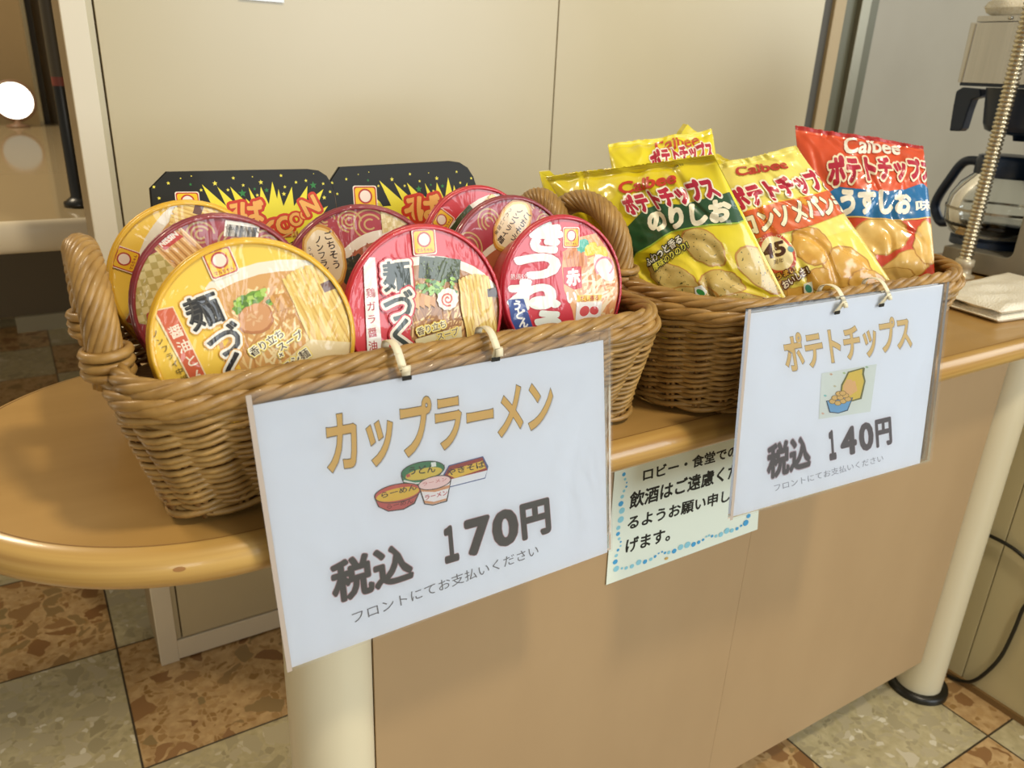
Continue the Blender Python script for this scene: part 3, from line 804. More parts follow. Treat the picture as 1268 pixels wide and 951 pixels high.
cup((529.5, 386.3), .525, 0, 12, .0643, d_red, 0, cup_red, 'red noodle cup with seaweed sheet and fish cake picture, at the front middle')
cup((698.5, 358.7), .528, 0, 12, .0605, d_kitsune, 0, cup_red, 'red and white noodle cup with giant lettering, at the front right end of the basket', rimcol='c2283a')
cup((636, 336), .590, 0, 12, .0652, d_goch, -53, cup_dk, 'dark red noodle cup with tilted cream text balloon, behind the giant lettering cup', rimcol='8c2a34')
cup((595.7, 313), .650, 0, 12, .0612, d_red, 52, cup_red, 'red noodle cup turned sideways, rearmost at the right in front of the black box')

# ------------------------------------------------------------------ black fried-noodle boxes
def star(cx, cy, r, n=5, k=.42, a0=90): return [(cx+r*(1 if i % 2 == 0 else k)*cos(radians(a0+180*i/n)), cy+r*(1 if i % 2 == 0 else k)*sin(radians(a0+180*i/n))) for i in range(2*n)]
blackp = 'print_black'
def noodle_box(outline, Y, crop, label, tilt=12, az=0):
    n, u, v = facing(az, tilt); c0 = (sum(p[0] for p in outline)/len(outline), sum(p[1] for p in outline)/len(outline))
    C = atY(c0[0], c0[1], Y)
    S = lambda a, b_, h: C+u*a+v*b_+n*h
    g = MB(); P = Print(g, S, 'card', None, eps=.00001, start=(0., 0.))
    top = P.pxs(outline); lo = min(p[1] for p in top)-.075
    poly = top+[(top[-1][0]-.002, lo+.012), (top[-1][0]-.012, lo), (top[0][0]+.012, lo), (top[0][0]+.001, lo+.012)]
    root = thing('fried_noodle_box', S(0, lo, -.01), label, 'noodle box', 'black fried noodle boxes')
    A = sum(poly[i][0]*poly[(i+1) % len(poly)][1]-poly[(i+1) % len(poly)][0]*poly[i][1] for i in range(len(poly)))
    if A < 0: poly = poly[::-1]
    P.clip = None
    P.poly(poly, '1f1e16')
    gt = MB(); mx, my = sum(p[0] for p in poly)/len(poly), sum(p[1] for p in poly)/len(poly); m_ = len(poly); vs = []
    for k, h in ((1.0, 0), (1.012, -.001), (1.012, -.004), (.95, -.005), (.80, -.022)):
        vs += [S(mx+(p[0]-mx)*k, my+(p[1]-my)*k, h) for p in poly]
    fs = [(i*m_+j, i*m_+(j+1) % m_, (i+1)*m_+(j+1) % m_, (i+1)*m_+j) for i in range(4) for j in range(m_)]+[tuple(4*m_+j for j in range(m_))]
    gt.add(vs, fs, plain('box_tray_black', '191812', .18)); gt.build('tray', root, recalc=True)
    conv = []                                               # convex clip = the outline itself
    P.clip = poly
    x0, y0, s = crop
    q = lambda x, y: P.px(x0+x/s, y0+y/s)
    dots = [(150, 142, 1), (90, 240, 1), (55, 166, 1), (365, 187, 1), (455, 143, 1.4), (540, 186, 1), (575, 108, 1), (640, 155, 1), (755, 136, 1.4), (732, 220, 1), (887, 92, 1), (912, 166, 1), (906, 212, 1.3), (985, 136, 1), (1050, 125, 1), (1163, 145, 1), (1208, 198, 1), (1170, 236, 1.3), (300, 95, .5), (230, 110, .5), (1100, 80, .4), (700, 100, .5)]
    P.polys([star(*q(x, y), .0016*k) for x, y, k in dots], 'e8dc52')
    P.polys([star(*q(x, y), r) for x, y, r in ((635, 208, .0036), (1098, 155, .0034), (793, 188, .0022), (715, 180, .0014), (295, 150, .0014))], '2f7d3a')
    tips = [(285, 200), (380, 300), (330, 330), (450, 320), (370, 150), (530, 292), (470, 165), (598, 282), (555, 165), (672, 278), (655, 240), (700, 280), (675, 168), (745, 285), (755, 165), (808, 280), (830, 130), (862, 245), (870, 180), (903, 292), (958, 165), (972, 292), (1060, 160), (1055, 265), (1165, 180), (1110, 330), (1195, 290), (1090, 450), (900, 560), (640, 600), (480, 470)]
    P.poly([q(*p) for p in tips], 'e9dc3c')
    for ch, x, y, h, r in (('や', 480, 470, 150, 15), ('き', 590, 420, 150, 8), ('そ', 610, 345, 165, 6), ('ば', 700, 330, 160, 0)):
        if ch in 'やき': continue
        a, b_ = q(x, y), q(x+h, y); hh = hypot(b_[0]-a[0], b_[1]-a[1])
        P.glyph(ch, a[0], a[1], hh, [(.17, 'c93a22'), (.055, '201a12'), (.05, 'eeb05c')], r)
    for ch, x, y, h, r in (('G', 800, 470, 150, 30), ('O', 850, 445, 165, 25), ('O', 915, 415, 150, 25), ('O', 985, 378, 110, 25), ('O', 1040, 348, 70, 20), ('N', 1078, 290, 150, 22)):
        a, b_ = q(x, y), q(x+h, y); hh = hypot(b_[0]-a[0], b_[1]-a[1])
        P.glyph(ch, a[0], a[1], hh, [(.15, 'cf3f26'), (.05, '201a12'), (.04, 'eeb05c')], r, 1.0)
    P.noodles(*q(1000, 540), .02, .012, 40, .0012, ['c9964a', '9a6428', 'dcb06a'], 3, 30, 70, .012)
    a = q(275, 250); b_ = q(415, 250); logo(P, a[0], a[1]-.003, hypot(b_[0]-a[0], b_[1]-a[1]), -2)
    g.build('lid', root)
    return root
noodle_box([(189.5, 262), (187, 233), (207, 212.8), (300, 211), (380, 209.6), (394, 211.5), (404, 218), (411, 229), (415, 245), (417, 262)], .710, (180, 200, 5.283),
           'black starry noodle box with yellow burst, left one behind the yellow cups')
noodle_box([(408, 262), (406, 230), (421, 207), (505, 202.5), (556, 199.6), (569, 201.5), (579, 208), (586, 219), (590, 232), (593, 255)], .737, (401, 195.6, 5.40),
           'black starry noodle box with yellow burst, right one behind the red cups')

# ================================================================== POTATO CHIP BAGS
chip_m = {}
def chip(c1, c2, speck=None):
    k = f'chip_{c1}_{c2}'
    if k in MATS: return MATS[k]
    m, t, b = nt(k); co = coords(t, (1, 1, 1))
    n = nd(t, 'ShaderNodeTexNoise', Scale=60., Detail=4.); t.links.new(co, n.inputs['Vector'])
    c = ramp(t, n.outputs[0], [(.3, srgb(c1)), (.7, srgb(c2))])
    if speck:
        v = nd(t, 'ShaderNodeTexNoise', Scale=420., Detail=1.); t.links.new(co, v.inputs['Vector'])
        mx = nd(t, 'ShaderNodeMix', data_type='RGBA'); r = ramp(t, v.outputs[0], [(.66, (0, 0, 0, 1)), (.70, (1, 1, 1, 1))])
        t.links.new(r, mx.inputs[0]); t.links.new(c, mx.inputs[6]); mx.inputs[7].default_value = srgb(speck); c = mx.outputs[2]
    t.links.new(c, b.inputs['Base Color']); b.inputs['Roughness'].default_value = .34; b.inputs['Coat Weight'].default_value = .75; b.inputs['Coat Roughness'].default_value = .07
    w = nd(t, 'ShaderNodeTexNoise', Scale=20., Detail=2.5, Distortion=1.6); t.links.new(coords(t, (1, 1, .45), rot=(.3, .5, .4)), w.inputs['Vector'])
    bump(t, b, w.outputs[0], .55, .004, 'Coat Normal'); bump(t, b, w.outputs[0], .3, .004, 'Normal')
    MATS[k] = m; return m
def bag(TL, TR, BR, BL, ext, col, bulge, seed, label, design, topcol=None, peak=None, depth=.7, sag=0.):
    q = [atY(p[0], p[1], p[2]) for p in (TL, TR, BR, BL)]
    q[2] = q[1]+(q[2]-q[1])*ext; q[3] = q[0]+(q[3]-q[0])*ext
    n = (q[1]-q[0]).cross(q[3]-q[0]).normalized(); n = n if n.y < 0 else -n
    W_ = (q[1]-q[0]).length; H_ = (q[3]-q[0]).length
    def g_(u, v):
        u = min(max(u, 0), 1); vv = min(max(v/.96, 0), 1); a = (4*u*(1-u))**.55; b_ = max(0, 1-abs(2*vv-1)**3.2)**.75
        return a*b_
    def base(u, v):
        b_ = q[3].lerp(q[2], u); t = q[0].lerp(q[1], u); return b_.lerp(t, v)
    def top_wave(u): return .0022*noise.noise(V((u*4+seed, 1.3, 0)))+(peak[1]*max(0, 1-abs(u-peak[0])/peak[2])**1.3 if peak else 0)
    def wr(u, v):
        e = math.exp(-max(0, .96-v)/.10) if v < .96 else .35
        f = .0022*noise.noise(V((u*5+seed, v*7, 2.2)))+.0014*noise.noise(V((u*13+seed, v*15, 7.7)))
        rd = abs(noise.noise(V((u*4.1+v*2.0+seed, v*3.3-u*1.2, 4))))
        w_ = max(0, 1-rd*4.5); f -= .0024*w_*w_*(3-2*w_)
        return f*min(1, 6*u, 6*(1-u), 8*v)+.0016*e*sin(u*34+seed*2+3*noise.noise(V((u*3, seed, 0))))
    up = ((q[0]+q[1])-(q[2]+q[3])).normalized()
    def S(u, v, h):
        p = base(u, v)+n*(bulge*g_(u, v)+wr(u, v)+h)
        if v > .9: p = p+up*top_wave(u)*(v-.9)*10
        return p
    def SB(u, v): return base(u, v)-n*(bulge*depth*g_(u, v)+.0012-wr(u, v)*.3)+(up*top_wave(u)*(v-.9)*10 if v > .9 else V((0, 0, 0)))
    low = min(q[2], q[3], key=lambda p: p.z)
    root = thing('potato_chip_bag', V((base(.5, 0).x, base(.5, 0).y, low.z)), label, 'chip bag', 'potato chip bags in the basket')
    g = MB(); m = ink(col, 'foil'); g.grid(lambda u, v: S(u, v*.977, 0), 96, 128, m); g.grid(lambda u, v: SB(1-u, v*.977), 28, 36, m)
    CL = [(.006, .004), (.994, .004), (.994, .974), (.006, .974)]
    P = Print(g, S, 'foil', CL, eps=.00006, maxlen=.0017, h0=.00045, scale=(W_, H_))
    design(P); g.build('pouch', root)
    g = MB(); m2 = ink(topcol or col, 'foil')
    def ST(u, v, sgn):
        vv = .977+.023*v; zig = .0010*((int(u*90) % 2)) if v > .99 else 0
        p = (S(u, vv, .0002) if sgn > 0 else SB(u, vv)); return p+n*(.0006*sin(v*24))*sgn+up*zig
    g.grid(lambda u, v: ST(u, v, 1), 90, 14, m2); g.grid(lambda u, v: ST(1-u, v, -1), 90, 6, m2)
    g.build('crimped_seal', root)
    return root
def band(P, top, bot, col): P.poly(P.pxs(top+bot), col)
ED = 'c08a3a'
RED, CREAM = 'b9203c', 'f6ecc9'
def d_nori(P):
    P.poly([(0, 0), (1, 0), (1, .5), (0, .42)], 'e9d22c')
    cm_ = chip('c9ab55', 'dcc070', '5b5a2a')
    for x, y, rx, ry, r in ((834, 346, 29, 19, -12), (893, 352, 30, 17, 10), (945, 335, 26, 30, 20), (872, 306, 25, 23, 10), (925, 380, 40, 16, 0), (850, 372, 45, 14, 8)):
        c = P.px(x, y); a = P.px(x+rx, y); b_ = P.px(x, y-ry)
        P.ell(c[0], c[1], hypot((a[0]-c[0]), (a[1]-c[1])*.8), hypot(b_[1]-c[1], (b_[0]-c[0])*.8), ED, r, 40, .12, x); P.ell(c[0], c[1], .93*hypot((a[0]-c[0]), (a[1]-c[1])*.8), .93*hypot(b_[1]-c[1], (b_[0]-c[0])*.8), cm_, r, 40, .12, x)
    gp = [(776, 284), (800, 260), (816, 254), (842, 255), (868, 249), (893, 243), (922, 232), (940, 262), (914, 277), (880, 279), (850, 284), (832, 288), (806, 305), (788, 315), (778, 330)]
    P.poly(P.pxs(gp), '9fbf3a')
    P.poly(P.pxs([(x, y-1.6) for x, y in gp]), '23502a')
    P.ptext('Calbee', (769, 240.5), (837.4, 226.5), (767, 226.5), [(.035, 'c8391f')])
    P.ptext('ポテトチップス', (781, 266.5), (894, 243.5), (768, 245), [(.15, 'f6efd8'), (.065, RED)], 0.)
    P.ptext('のりしお', (806.5, 287), (905, 272.5), (802, 263), [(.07, CREAM)])
    P.ptext('ふわっと香る', (803.5, 331), (846, 299.5), (799, 322), [(.14, '2c2c1c'), (.02, 'f3edd2')])
    P.ptext('厚味のりのり!', (812, 336), (854, 306.5), (808, 328), [(.14, '2c2c1c'), (.02, 'e9e04c')])
    c = P.px(868.4, 362); P.poly(P.pxs([(861, 356), (870, 353), (877, 361), (872, 370), (863, 369)]), 'eef0e4'); P.ell(c[0], c[1], .022, .018, '3f9a4a')
    P.ptext('2024.10', (834, 211.5), (848, 204.5), (832.5, 208.5), [(.0, '3a3820')])
def d_cons(P):
    cm_ = chip('d9a03c', 'e6b858', None)
    P.poly(P.pxs([(935, 320), (1060, 284), (1120, 380), (960, 420)]), 'efdc62')
    for x, y, rx, ry, r in ((1050, 332, 30, 26, 0), (1005, 304, 25, 23, 10), (1017, 346, 16, 15, 0), (985, 368, 26, 12, 0), (1075, 352, 24, 18, 0), (955, 360, 20, 18, 0), (1030, 372, 40, 14, 0)):
        c = P.px(x, y); a = P.px(x+rx, y); b_ = P.px(x, y-ry)
        P.ell(c[0], c[1], hypot((a[0]-c[0]), (a[1]-c[1])*.8), hypot(b_[1]-c[1], (b_[0]-c[0])*.8), ED, r, 40, .12, x); P.ell(c[0], c[1], .93*hypot((a[0]-c[0]), (a[1]-c[1])*.8), .93*hypot(b_[1]-c[1], (b_[0]-c[0])*.8), cm_, r, 40, .12, x)
    ob = [(905, 266), (930, 260), (965, 250), (989, 246), (1012, 240), (1040, 230), (1060, 258), (1046, 264), (1006, 279), (965, 290), (926, 298), (914, 301)]
    P.poly(P.pxs([(x, y-1.4) for x, y in ob]), 'f3c23a'); P.poly(P.pxs(ob), 'd8602a')
    P.ptext('Calbee', (911.5, 218.6), (975.6, 208.6), (909.5, 207.5), [(.035, 'b83a24')])
    P.ptext('ポテトチップス', (911, 262.5), (1036, 232.5), (898.5, 238), [(.15, 'f6efd2'), (.065, RED)])
    P.ptext('コンソメパンチ', (922, 293.5), (1050, 262), (914, 270), [(.08, '6b3a1c'), (.05, CREAM)])
    c = P.px(994, 249); P.poly(star(c[0], c[1], .035, 9, .6), 'd99a2c')
    c = P.px(961, 314); a = P.px(983, 310); r = hypot(a[0]-c[0], (a[1]-c[1]))
    P.ell(c[0], c[1], r*1.04, r*.86, 'f1dfa2', 0); P.ring(c[0], c[1], r*.90, r*.17, 'c44a30')
    P.ell(c[0], c[1], r*.8, r*.74, 'f4e4ae')
    P.ptext('45', (945, 322), (972, 315), (943, 305), [(.045, '4a2312')])
    P.ptext('周年', (957.5, 328.5), (970, 325), (957, 322.5), [(.0, '5a2c18')])
    P.ptext('コンソメパンチ', (940, 300), (972, 294.5), (939, 295), [(.0, 'f6ead0')])
    c = P.px(978, 309); P.ell(c[0], c[1], .022, .018, '5a8f96')
    P.ptext('うまい', (962, 347), (984, 337), (960, 340), [(.16, '5a2414'), (.02, 'e9b43a')])
    P.ptext('おいしさ!', (971, 358.5), (1001.5, 338), (966.5, 350.5), [(.16, '5a2414'), (.02, 'f6ecd0')])
    P.poly(P.pxs([(994, 352), (1004, 349), (1006, 362), (995, 366)]), 'e6ead8'); c = P.px(1000, 358); P.ell(c[0], c[1], .02, .024, '3f8f7a')
def d_usu(P):
    cm_ = chip('e0b052', 'ecc878', None)
    P.poly(P.pxs([(1010, 340), (1030, 260), (1165, 255), (1165, 360)]), 'cf4426')
    for x, y, rx, ry, r in ((1093, 291, 33, 24, 0), (1060, 325, 25, 18, 0), (1125, 328, 30, 18, 10), (1150, 300, 18, 26, 0), (1090, 345, 40, 12, 0)):
        c = P.px(x, y); a = P.px(x+rx, y); b_ = P.px(x, y-ry)
        P.ell(c[0], c[1], hypot((a[0]-c[0]), (a[1]-c[1])*.8), hypot(b_[1]-c[1], (b_[0]-c[0])*.8), ED, r, 40, .16, x); P.ell(c[0], c[1], .94*hypot((a[0]-c[0]), (a[1]-c[1])*.8), .94*hypot(b_[1]-c[1], (b_[0]-c[0])*.8), cm_, r, 40, .16, x)
    bb = [(1018, 244), (1037, 231.5), (1060, 234), (1098, 237.5), (1120, 235), (1142, 227.5), (1168, 246), (1168, 266), (1136, 270.5), (1115, 272), (1080, 270), (1045, 268), (1020, 262)]
    P.poly(P.pxs([(x, y+1.6) for x, y in bb]), 'e9c06a'); P.poly(P.pxs(bb), '1a6ca2')
    P.ptext('Calbee', (1044, 190), (1113.5, 192), (1043.3, 171.8), [(.028, 'f4ecd8')])
    P.ptext('ポテトチップス', (1027, 230.5), (1153, 226.5), (1024.5, 196), [(.15, 'f4e4c0'), (.065, RED)])
    P.ptext('うすしお', (1041, 266), (1126.5, 265), (1040, 236.5), [(.065, 'f6efdc')])
    P.ptext('味', (1134, 263), (1151.5, 262), (1133.5, 249), [(.03, 'f6efdc')])
def d_plain(P):
    P.ptext('Calbee', (811, 189.5), (866, 180.3), (808.5, 175.5), [(.02, 'c8391f')])
    P.ptext('ポテトチップス', (808, 212), (884, 199), (804, 189.5), [(.15, 'f6efd8'), (.06, RED)])
YEL = 'e8d522'
bag((675, 219, .728), (883, 191, .560), (985, 392, .486), (790, 396, .590), 1.15, YEL, .030, 3, 'yellow chip bag with dark green band, front left of its basket', d_nori)
bag((862, 210, .640), (986, 180.5, .594), (1112, 362, .472), (928, 405, .552), 1.05, 'efe070', .027, 11, 'pale yellow chip bag with orange band, between the green-banded and the red bag', d_cons)
bag((985, 155.5, .665), (1143, 181, .575), (1158, 345, .482), (1005, 372, .575), 1.0, 'dc5226', .024, 21, 'red chip bag with blue band, rightmost in its basket', d_usu, topcol='c02a24', depth=.25)
bag((753, 179, .745), (881, 160, .710), (905, 300, .645), (775, 310, .655), 1.3, YEL, .022, 31, 'plain yellow chip bag top with red lettering, standing behind the green-banded bag', d_plain)
bag((848, 184, .765), (918, 202, .750), (950, 330, .674), (830, 330, .680), .9, YEL, .008, 41, 'mostly hidden yellow chip bag, its top corner showing behind the pale yellow bag', lambda P: None, peak=(.45, .007, .25))

g = MB(); q_ = [atY(x, y, d) for x, y, d in ((668, 213, .735), (681, 211.5, .730), (700, 230, .722), (717, 247, .716), (724, 262, .712), (700, 262, .722), (676, 247, .730))]
g.prism(q_, (.003, .006, 0), ink(YEL, 'foil')); bpy.context.view_layer.update()
g.build('folded_corner', bpy.data.objects['potato_chip_bag'])
g = MB(); q_ = [atY(x, y, .742) for x, y in ((836, 181), (845, 163), (851.5, 154), (859, 161), (868, 166), (880, 170), (872, 186), (850, 190))]
g.prism(q_, (.002, .010, 0), ink(YEL, 'foil')); bpy.context.view_layer.update()
g.build('folded_corner', bpy.data.objects['potato_chip_bag.003'])
# ================================================================== SIGNS
clear = None
def clear_mat():
    m = bpy.data.materials.new('clear_sleeve'); m.use_nodes = True; t = m.node_tree; t.nodes.clear()
    o = t.nodes.new('ShaderNodeOutputMaterial'); mx = t.nodes.new('ShaderNodeMixShader'); tr = t.nodes.new('ShaderNodeBsdfTransparent'); gl = t.nodes.new('ShaderNodeBsdfGlossy')
    df = t.nodes.new('ShaderNodeBsdfDiffuse'); df.inputs[0].default_value = (.8, .8, .82, 1); m2 = t.nodes.new('ShaderNodeMixShader'); m2.inputs[0].default_value = .045
    tr.inputs[0].default_value = (.97, .97, .97, 1); gl.inputs['Roughness'].default_value = .12
    fr = t.nodes.new('ShaderNodeFresnel'); fr.inputs[0].default_value = 1.45
    n = nd(t, 'ShaderNodeTexNoise', Scale=16., Detail=3., Distortion=1.2); t.links.new(coords(t, (1, 1, .7)), n.inputs['Vector'])
    b = t.nodes.new('ShaderNodeBump'); b.inputs['Strength'].default_value = .5; b.inputs['Distance'].default_value = .003
    t.links.new(n.outputs[0], b.inputs['Height']); t.links.new(b.outputs[0], gl.inputs['Normal']); t.links.new(b.outputs[0], fr.inputs['Normal'])
    t.links.new(tr.outputs[0], m2.inputs[1]); t.links.new(df.outputs[0], m2.inputs[2])
    t.links.new(fr.outputs[0], mx.inputs[0]); t.links.new(m2.outputs[0], mx.inputs[1]); t.links.new(gl.outputs[0], mx.inputs[2]); t.links.new(mx.outputs[0], o.inputs[0])
    return m
clear = clear_mat()
weld = plain('sleeve_weld', 'b9aca0', .4); tie_m = plain('tie_strip', 'e6dcbc', .45)
def sheet(q, bow=0., curl=0.):
    TL, TR, BR, BL = q; n = (TR-TL).cross(BL-TL).normalized(); n = n if n.y < 0 else -n
    def S(u, v, h):
        p = BL.lerp(BR, u).lerp(TL.lerp(TR, u), v)
        return p+n*(h+bow*sin(pi*u)*(1-v)+curl*max(0, u-.8)**2*25*(1-v)**1.2)
    return S, n
def price_sign(label, paper, sleeve, ties, design, curl, rimY, zrim):
    qp = [atY(*p) for p in paper]; qs = [atY(*p) for p in sleeve]
    root = thing('price_sign', (qs[3]+qs[2])/2, label, 'price sign')
    g = MB(); S, n = sheet(qp, 0, curl); wm = ink('e9edf3', 'paper')
    g.grid(lambda u, v: S(u, v, 0), 30, 20, wm); g.grid(lambda u, v: S(1-u, v, -.0002), 6, 6, wm)
    P = Print(g, S, 'paper', None, eps=.00001, h0=.00006); design(P); g.build('paper', root)
    g = MB(); S2, n2 = sheet(qs, 0, curl); g.grid(lambda u, v: S2(u, v, .0016), 40, 28, clear); g.grid(lambda u, v: S2(1-u, v, -.0010), 12, 10, clear)
    sl = g.build('clear_sleeve', root)
    g = MB(); g.grid(lambda u, v: S2(.0+.012*u, v, .0019), 2, 60, weld); g.build('welded_edge', sl)
    for tx, ty, ex, ey in ties:
        g = MB(); a = atY(ex, ey, qs[0].y-.003); x = a.x; w = .0030
        m3 = min(a.y-.003, rimY-.0150); prof = [(a.y, a.z-.002), (a.y-.0035, a.z+.007), (m3, zrim-.003), (rimY-.0130, zrim+.006), (rimY-.006, zrim+.0115), (rimY+.003, zrim+.0122), (rimY+.0105, zrim+.008), (rimY+.0125, zrim-.006)]
        c = []
        for i in range(len(prof)-1):
            p0, p1, p2, p3 = prof[max(0, i-1)], prof[i], prof[i+1], prof[min(len(prof)-1, i+2)]
            for k in range(5):
                t = k/5; c.append(tuple(.5*(2*p1[d]+(p2[d]-p0[d])*t+(2*p0[d]-5*p1[d]+4*p2[d]-p3[d])*t*t+(3*p1[d]-p0[d]-3*p2[d]+p3[d])*t**3) for d in (0, 1)))
        c.append(prof[-1]); vs = []; fs = []; dxl = (atY(tx, ty, rimY).x-x)
        for i, (y, z) in enumerate(c):
            dx = dxl*min(1, i/12); e = .0006
            vs += [(x+dx-w, y, z), (x+dx+w, y, z), (x+dx+w, y+e, z+e), (x+dx-w, y+e, z+e)]
        for i in range(len(c)-1):
            for k in range(4): l = (k+1) % 4; fs.append((i*4+k, i*4+l, i*4+4+l, i*4+4+k))
        g.add(vs, fs, tie_m, True); tb = g.build('tie', root)
        g = MB(); g.box((x-w-.0004, a.y-.0016, a.z-.0035), (x+w+.0004, a.y-.0006, a.z-.0005), blk); g.build('punched_slot', sl)
    return root
GOLD = 'dfb25c'
def cp(c): return lambda x, y: (c[0]+x/c[2], c[1]+y/c[2])
def d_ramen(P):
    for off, col in (((1.2, 1.6), 'c9ccd2'), ((0, 0), None)):
        L = [(('m', .03), 'c9ccd2')] if col else [(('m', .040), '4a3a22'), (('m', .027), GOLD)]
        P.ptext('カップラーメン', (408.5+off[0], 587+off[1]), (683.5+off[0], 529+off[1]), (403+off[0], 514+off[1]), L)
    P.ptext('税込', (415, 747), (511, 716), (409, 699), [(.055, 'c9a4a6'), (.038, '37342f')])
    for t, x0, x1 in (('１', 549, 566), ('7', 577, 605), ('0', 610.5, 639), ('円', 645, 679.5)):
        P.ptext(t, (x0+3.5, 696-.2976*(x0+3.5-551.8)), (x1+1.5, 696-.2976*(x1+1.5-551.8)), (x0, 656-.2976*(x0-547)), [(.058, 'c9a4a6'), (.046, '37342f')], .0)
    P.ptext('フロントにてお支払いください', (437.5, 772.5), (667, 686.5), (435, 758.5), [(.0, '6b6a6c')])
    c = cp((370, 440, 3.623)); q = lambda pts: P.pxs([c(*p) for p in pts])
    def el(cx, cy, rx, ry, rot, col, a0=0, a1=360):
        r = radians(rot); pts = []
        for k in range(37):
            t = radians(a0+(a1-a0)*k/36); x, y = rx*cos(t), ry*sin(t); pts.append((cx+x*cos(r)-y*sin(r), cy+x*sin(r)+y*cos(r)))
        P.poly(q(pts), col)
    o = '3a3632'
    # square fried-noodle box
    P.poly(q([(645, 540), (672, 493), (826, 452), (850, 498), (836, 552), (670, 594), (660, 560)]), '44598a'); P.poly(q([(660, 545), (690, 540), (845, 515), (834, 548), (672, 589)]), 'eef0f4')
    P.poly(q([(652, 540), (675, 497), (823, 457), (846, 515), (680, 556)]), '9a3428'); P.poly(q([(668, 535), (690, 512), (825, 472), (838, 505), (700, 550)]), 'e9c23e')
    P.ptext('やきそば', c(668, 540), c(835, 500), c(662, 512), [(.02, '2c2418')])
    # green bowl
    P.poly(q([(456, 540), (470, 580), (520, 592), (620, 575), (655, 490)]), o); P.poly(q([(462, 545), (475, 575), (520, 586), (615, 570), (650, 500)]), '3f8a5a')
    P.stroke(q([(470, 562), (520, 574), (600, 565), (645, 530)]), .006, 'f0f0ec')
    el(556, 517, 100, 42, -10, o); el(556, 517, 96, 38, -10, '2f7a4c'); el(560, 530, 84, 24, -12, 'dfc44a'); P.poly(q([(592, 480), (614, 478), (616, 497), (594, 500)]), 'eef0ea'); P.poly(q([(480, 535), (497, 530), (500, 543), (484, 548)]), 'c9584a')
    P.ptext('うどん', c(497, 535), c(612, 523), c(494, 500), [(.02, '1c2018')])
    # red bowl
    P.poly(q([(338, 640), (355, 680), (400, 701), (470, 692), (520, 665), (548, 600)]), o); P.poly(q([(344, 645), (360, 678), (402, 696), (468, 687), (515, 660), (543, 605)]), 'c25650')
    el(443, 617, 108, 42, -11, o); el(443, 617, 103, 38, -11, 'c9574a'); el(443, 622, 98, 27, -12, 'e6bf3c')
    P.ptext('らーめん', c(372, 640), c(528, 600), c(368, 616), [(.02, '2c1c18')]); P.ptext('らーめん', c(396, 690), c(512, 660), c(394, 670), [(.01, '5a1c18')])
    # cup
    P.poly(q([(534, 580), (562, 668), (600, 673), (665, 655), (684, 555)]), o); P.poly(q([(540, 582), (566, 663), (600, 668), (660, 651), (679, 560)]), 'f2eeec')
    P.poly(q([(544, 596), (548, 610), (610, 612), (674, 594), (677, 580), (610, 598)]), 'd79a6a'); P.poly(q([(561, 650), (565, 662), (600, 667), (660, 650), (662, 640), (605, 656)]), 'd79a6a')
    el(608, 570, 76, 30, -13, o); el(608, 570, 72, 26, -13, 'f3d3cf')
    P.ptext('ラーメン', c(555, 585), c(664, 560), c(552, 570), [(.0, 'c0504a')]); P.ptext('ラーメン', c(566, 648), c(666, 624), c(564, 628), [(.02, 'c0444a')])
def d_chips(P):
    for off, col in (((1.0, 1.4), 'c9ccd6'), ((0, 0), None)):
        L = [(('m', .03), 'c9ccd6')] if col else [(('m', .040), '7a6238'), (('m', .027), 'e4bf76')]
        P.ptext('ポテトチップス', (975.5+off[0], 461+off[1]), (1129+off[0], 430+off[1]), (968.5+off[0], 416.5+off[1]), L)
    P.ptext('税込', (951, 592.5), (1002.5, 577.5), (951, 553), [(.075, 'b9a6ae'), (.045, '48444b')])
    for t, x0, x1 in (('１', 1026, 1035), ('4', 1041, 1060), ('0', 1064, 1081), ('円', 1084, 1104)):
        P.ptext(t, (x0+2, 567.6-.2526*(x0+2-1028.4)), (x1, 567.6-.2526*(x1-1028.4)), (x0, 536-.2526*(x0-1026.8)), [(.075 if t == '１' else .050, 'b9a6ae'), (.06 if t == '１' else .038, '4a464d')])
    P.ptext('フロントにてお支払いください', (959, 608.8), (1093.7, 571), (958, 600), [(.0, '9a9ca6')])
    c = cp((920, 360, 3.396)); q = lambda pts: P.pxs([c(*p) for p in pts])
    P.poly(q([(330, 347), (562, 308), (535, 508), (318, 540)]), 'dde3da')
    for x, y, k in ((345, 440, '7fc4c0'), (370, 350, 'd8b090'), (335, 515, 'e0b8a0'), (425, 345, 'b0c890'), (520, 320, '9ab890'), (385, 400, 'c8c0a0')): P.poly(q([(x-8, y), (x, y-4), (x+8, y+2), (x, y+6)]), k)
    P.poly(q([(440, 340), (506, 322), (512, 325), (508, 350), (515, 380), (505, 425), (498, 455), (455, 466), (408, 440), (412, 395), (428, 365)]), '6a6a30'); P.poly(q([(445, 345), (502, 328), (500, 352), (508, 380), (498, 422), (491, 450), (456, 460), (414, 436), (418, 398), (434, 368)]), 'e2c44a')
    P.poly(q([(420, 400), (436, 372), (470, 375), (480, 420), (450, 440), (425, 430)]), 'e6b87a')
    P.poly(q([(348, 462), (362, 512), (400, 516), (440, 504), (462, 448)]), '2c4a60'); P.poly(q([(353, 465), (366, 508), (400, 512), (437, 500), (457, 452)]), '6aa8d2')
    for x, y in ((375, 465), (398, 472), (420, 464), (440, 455), (385, 450), (408, 448), (430, 440), (402, 432), (418, 430)):
        P.poly(q([(x+15*cos(radians(a)), y+11*sin(radians(a))) for a in range(0, 360, 30)]), '8a6a34'); P.poly(q([(x+12.5*cos(radians(a)), y+8.8*sin(radians(a))) for a in range(0, 360, 30)]), 'e0b868')
YS, YB = .4595, .4540
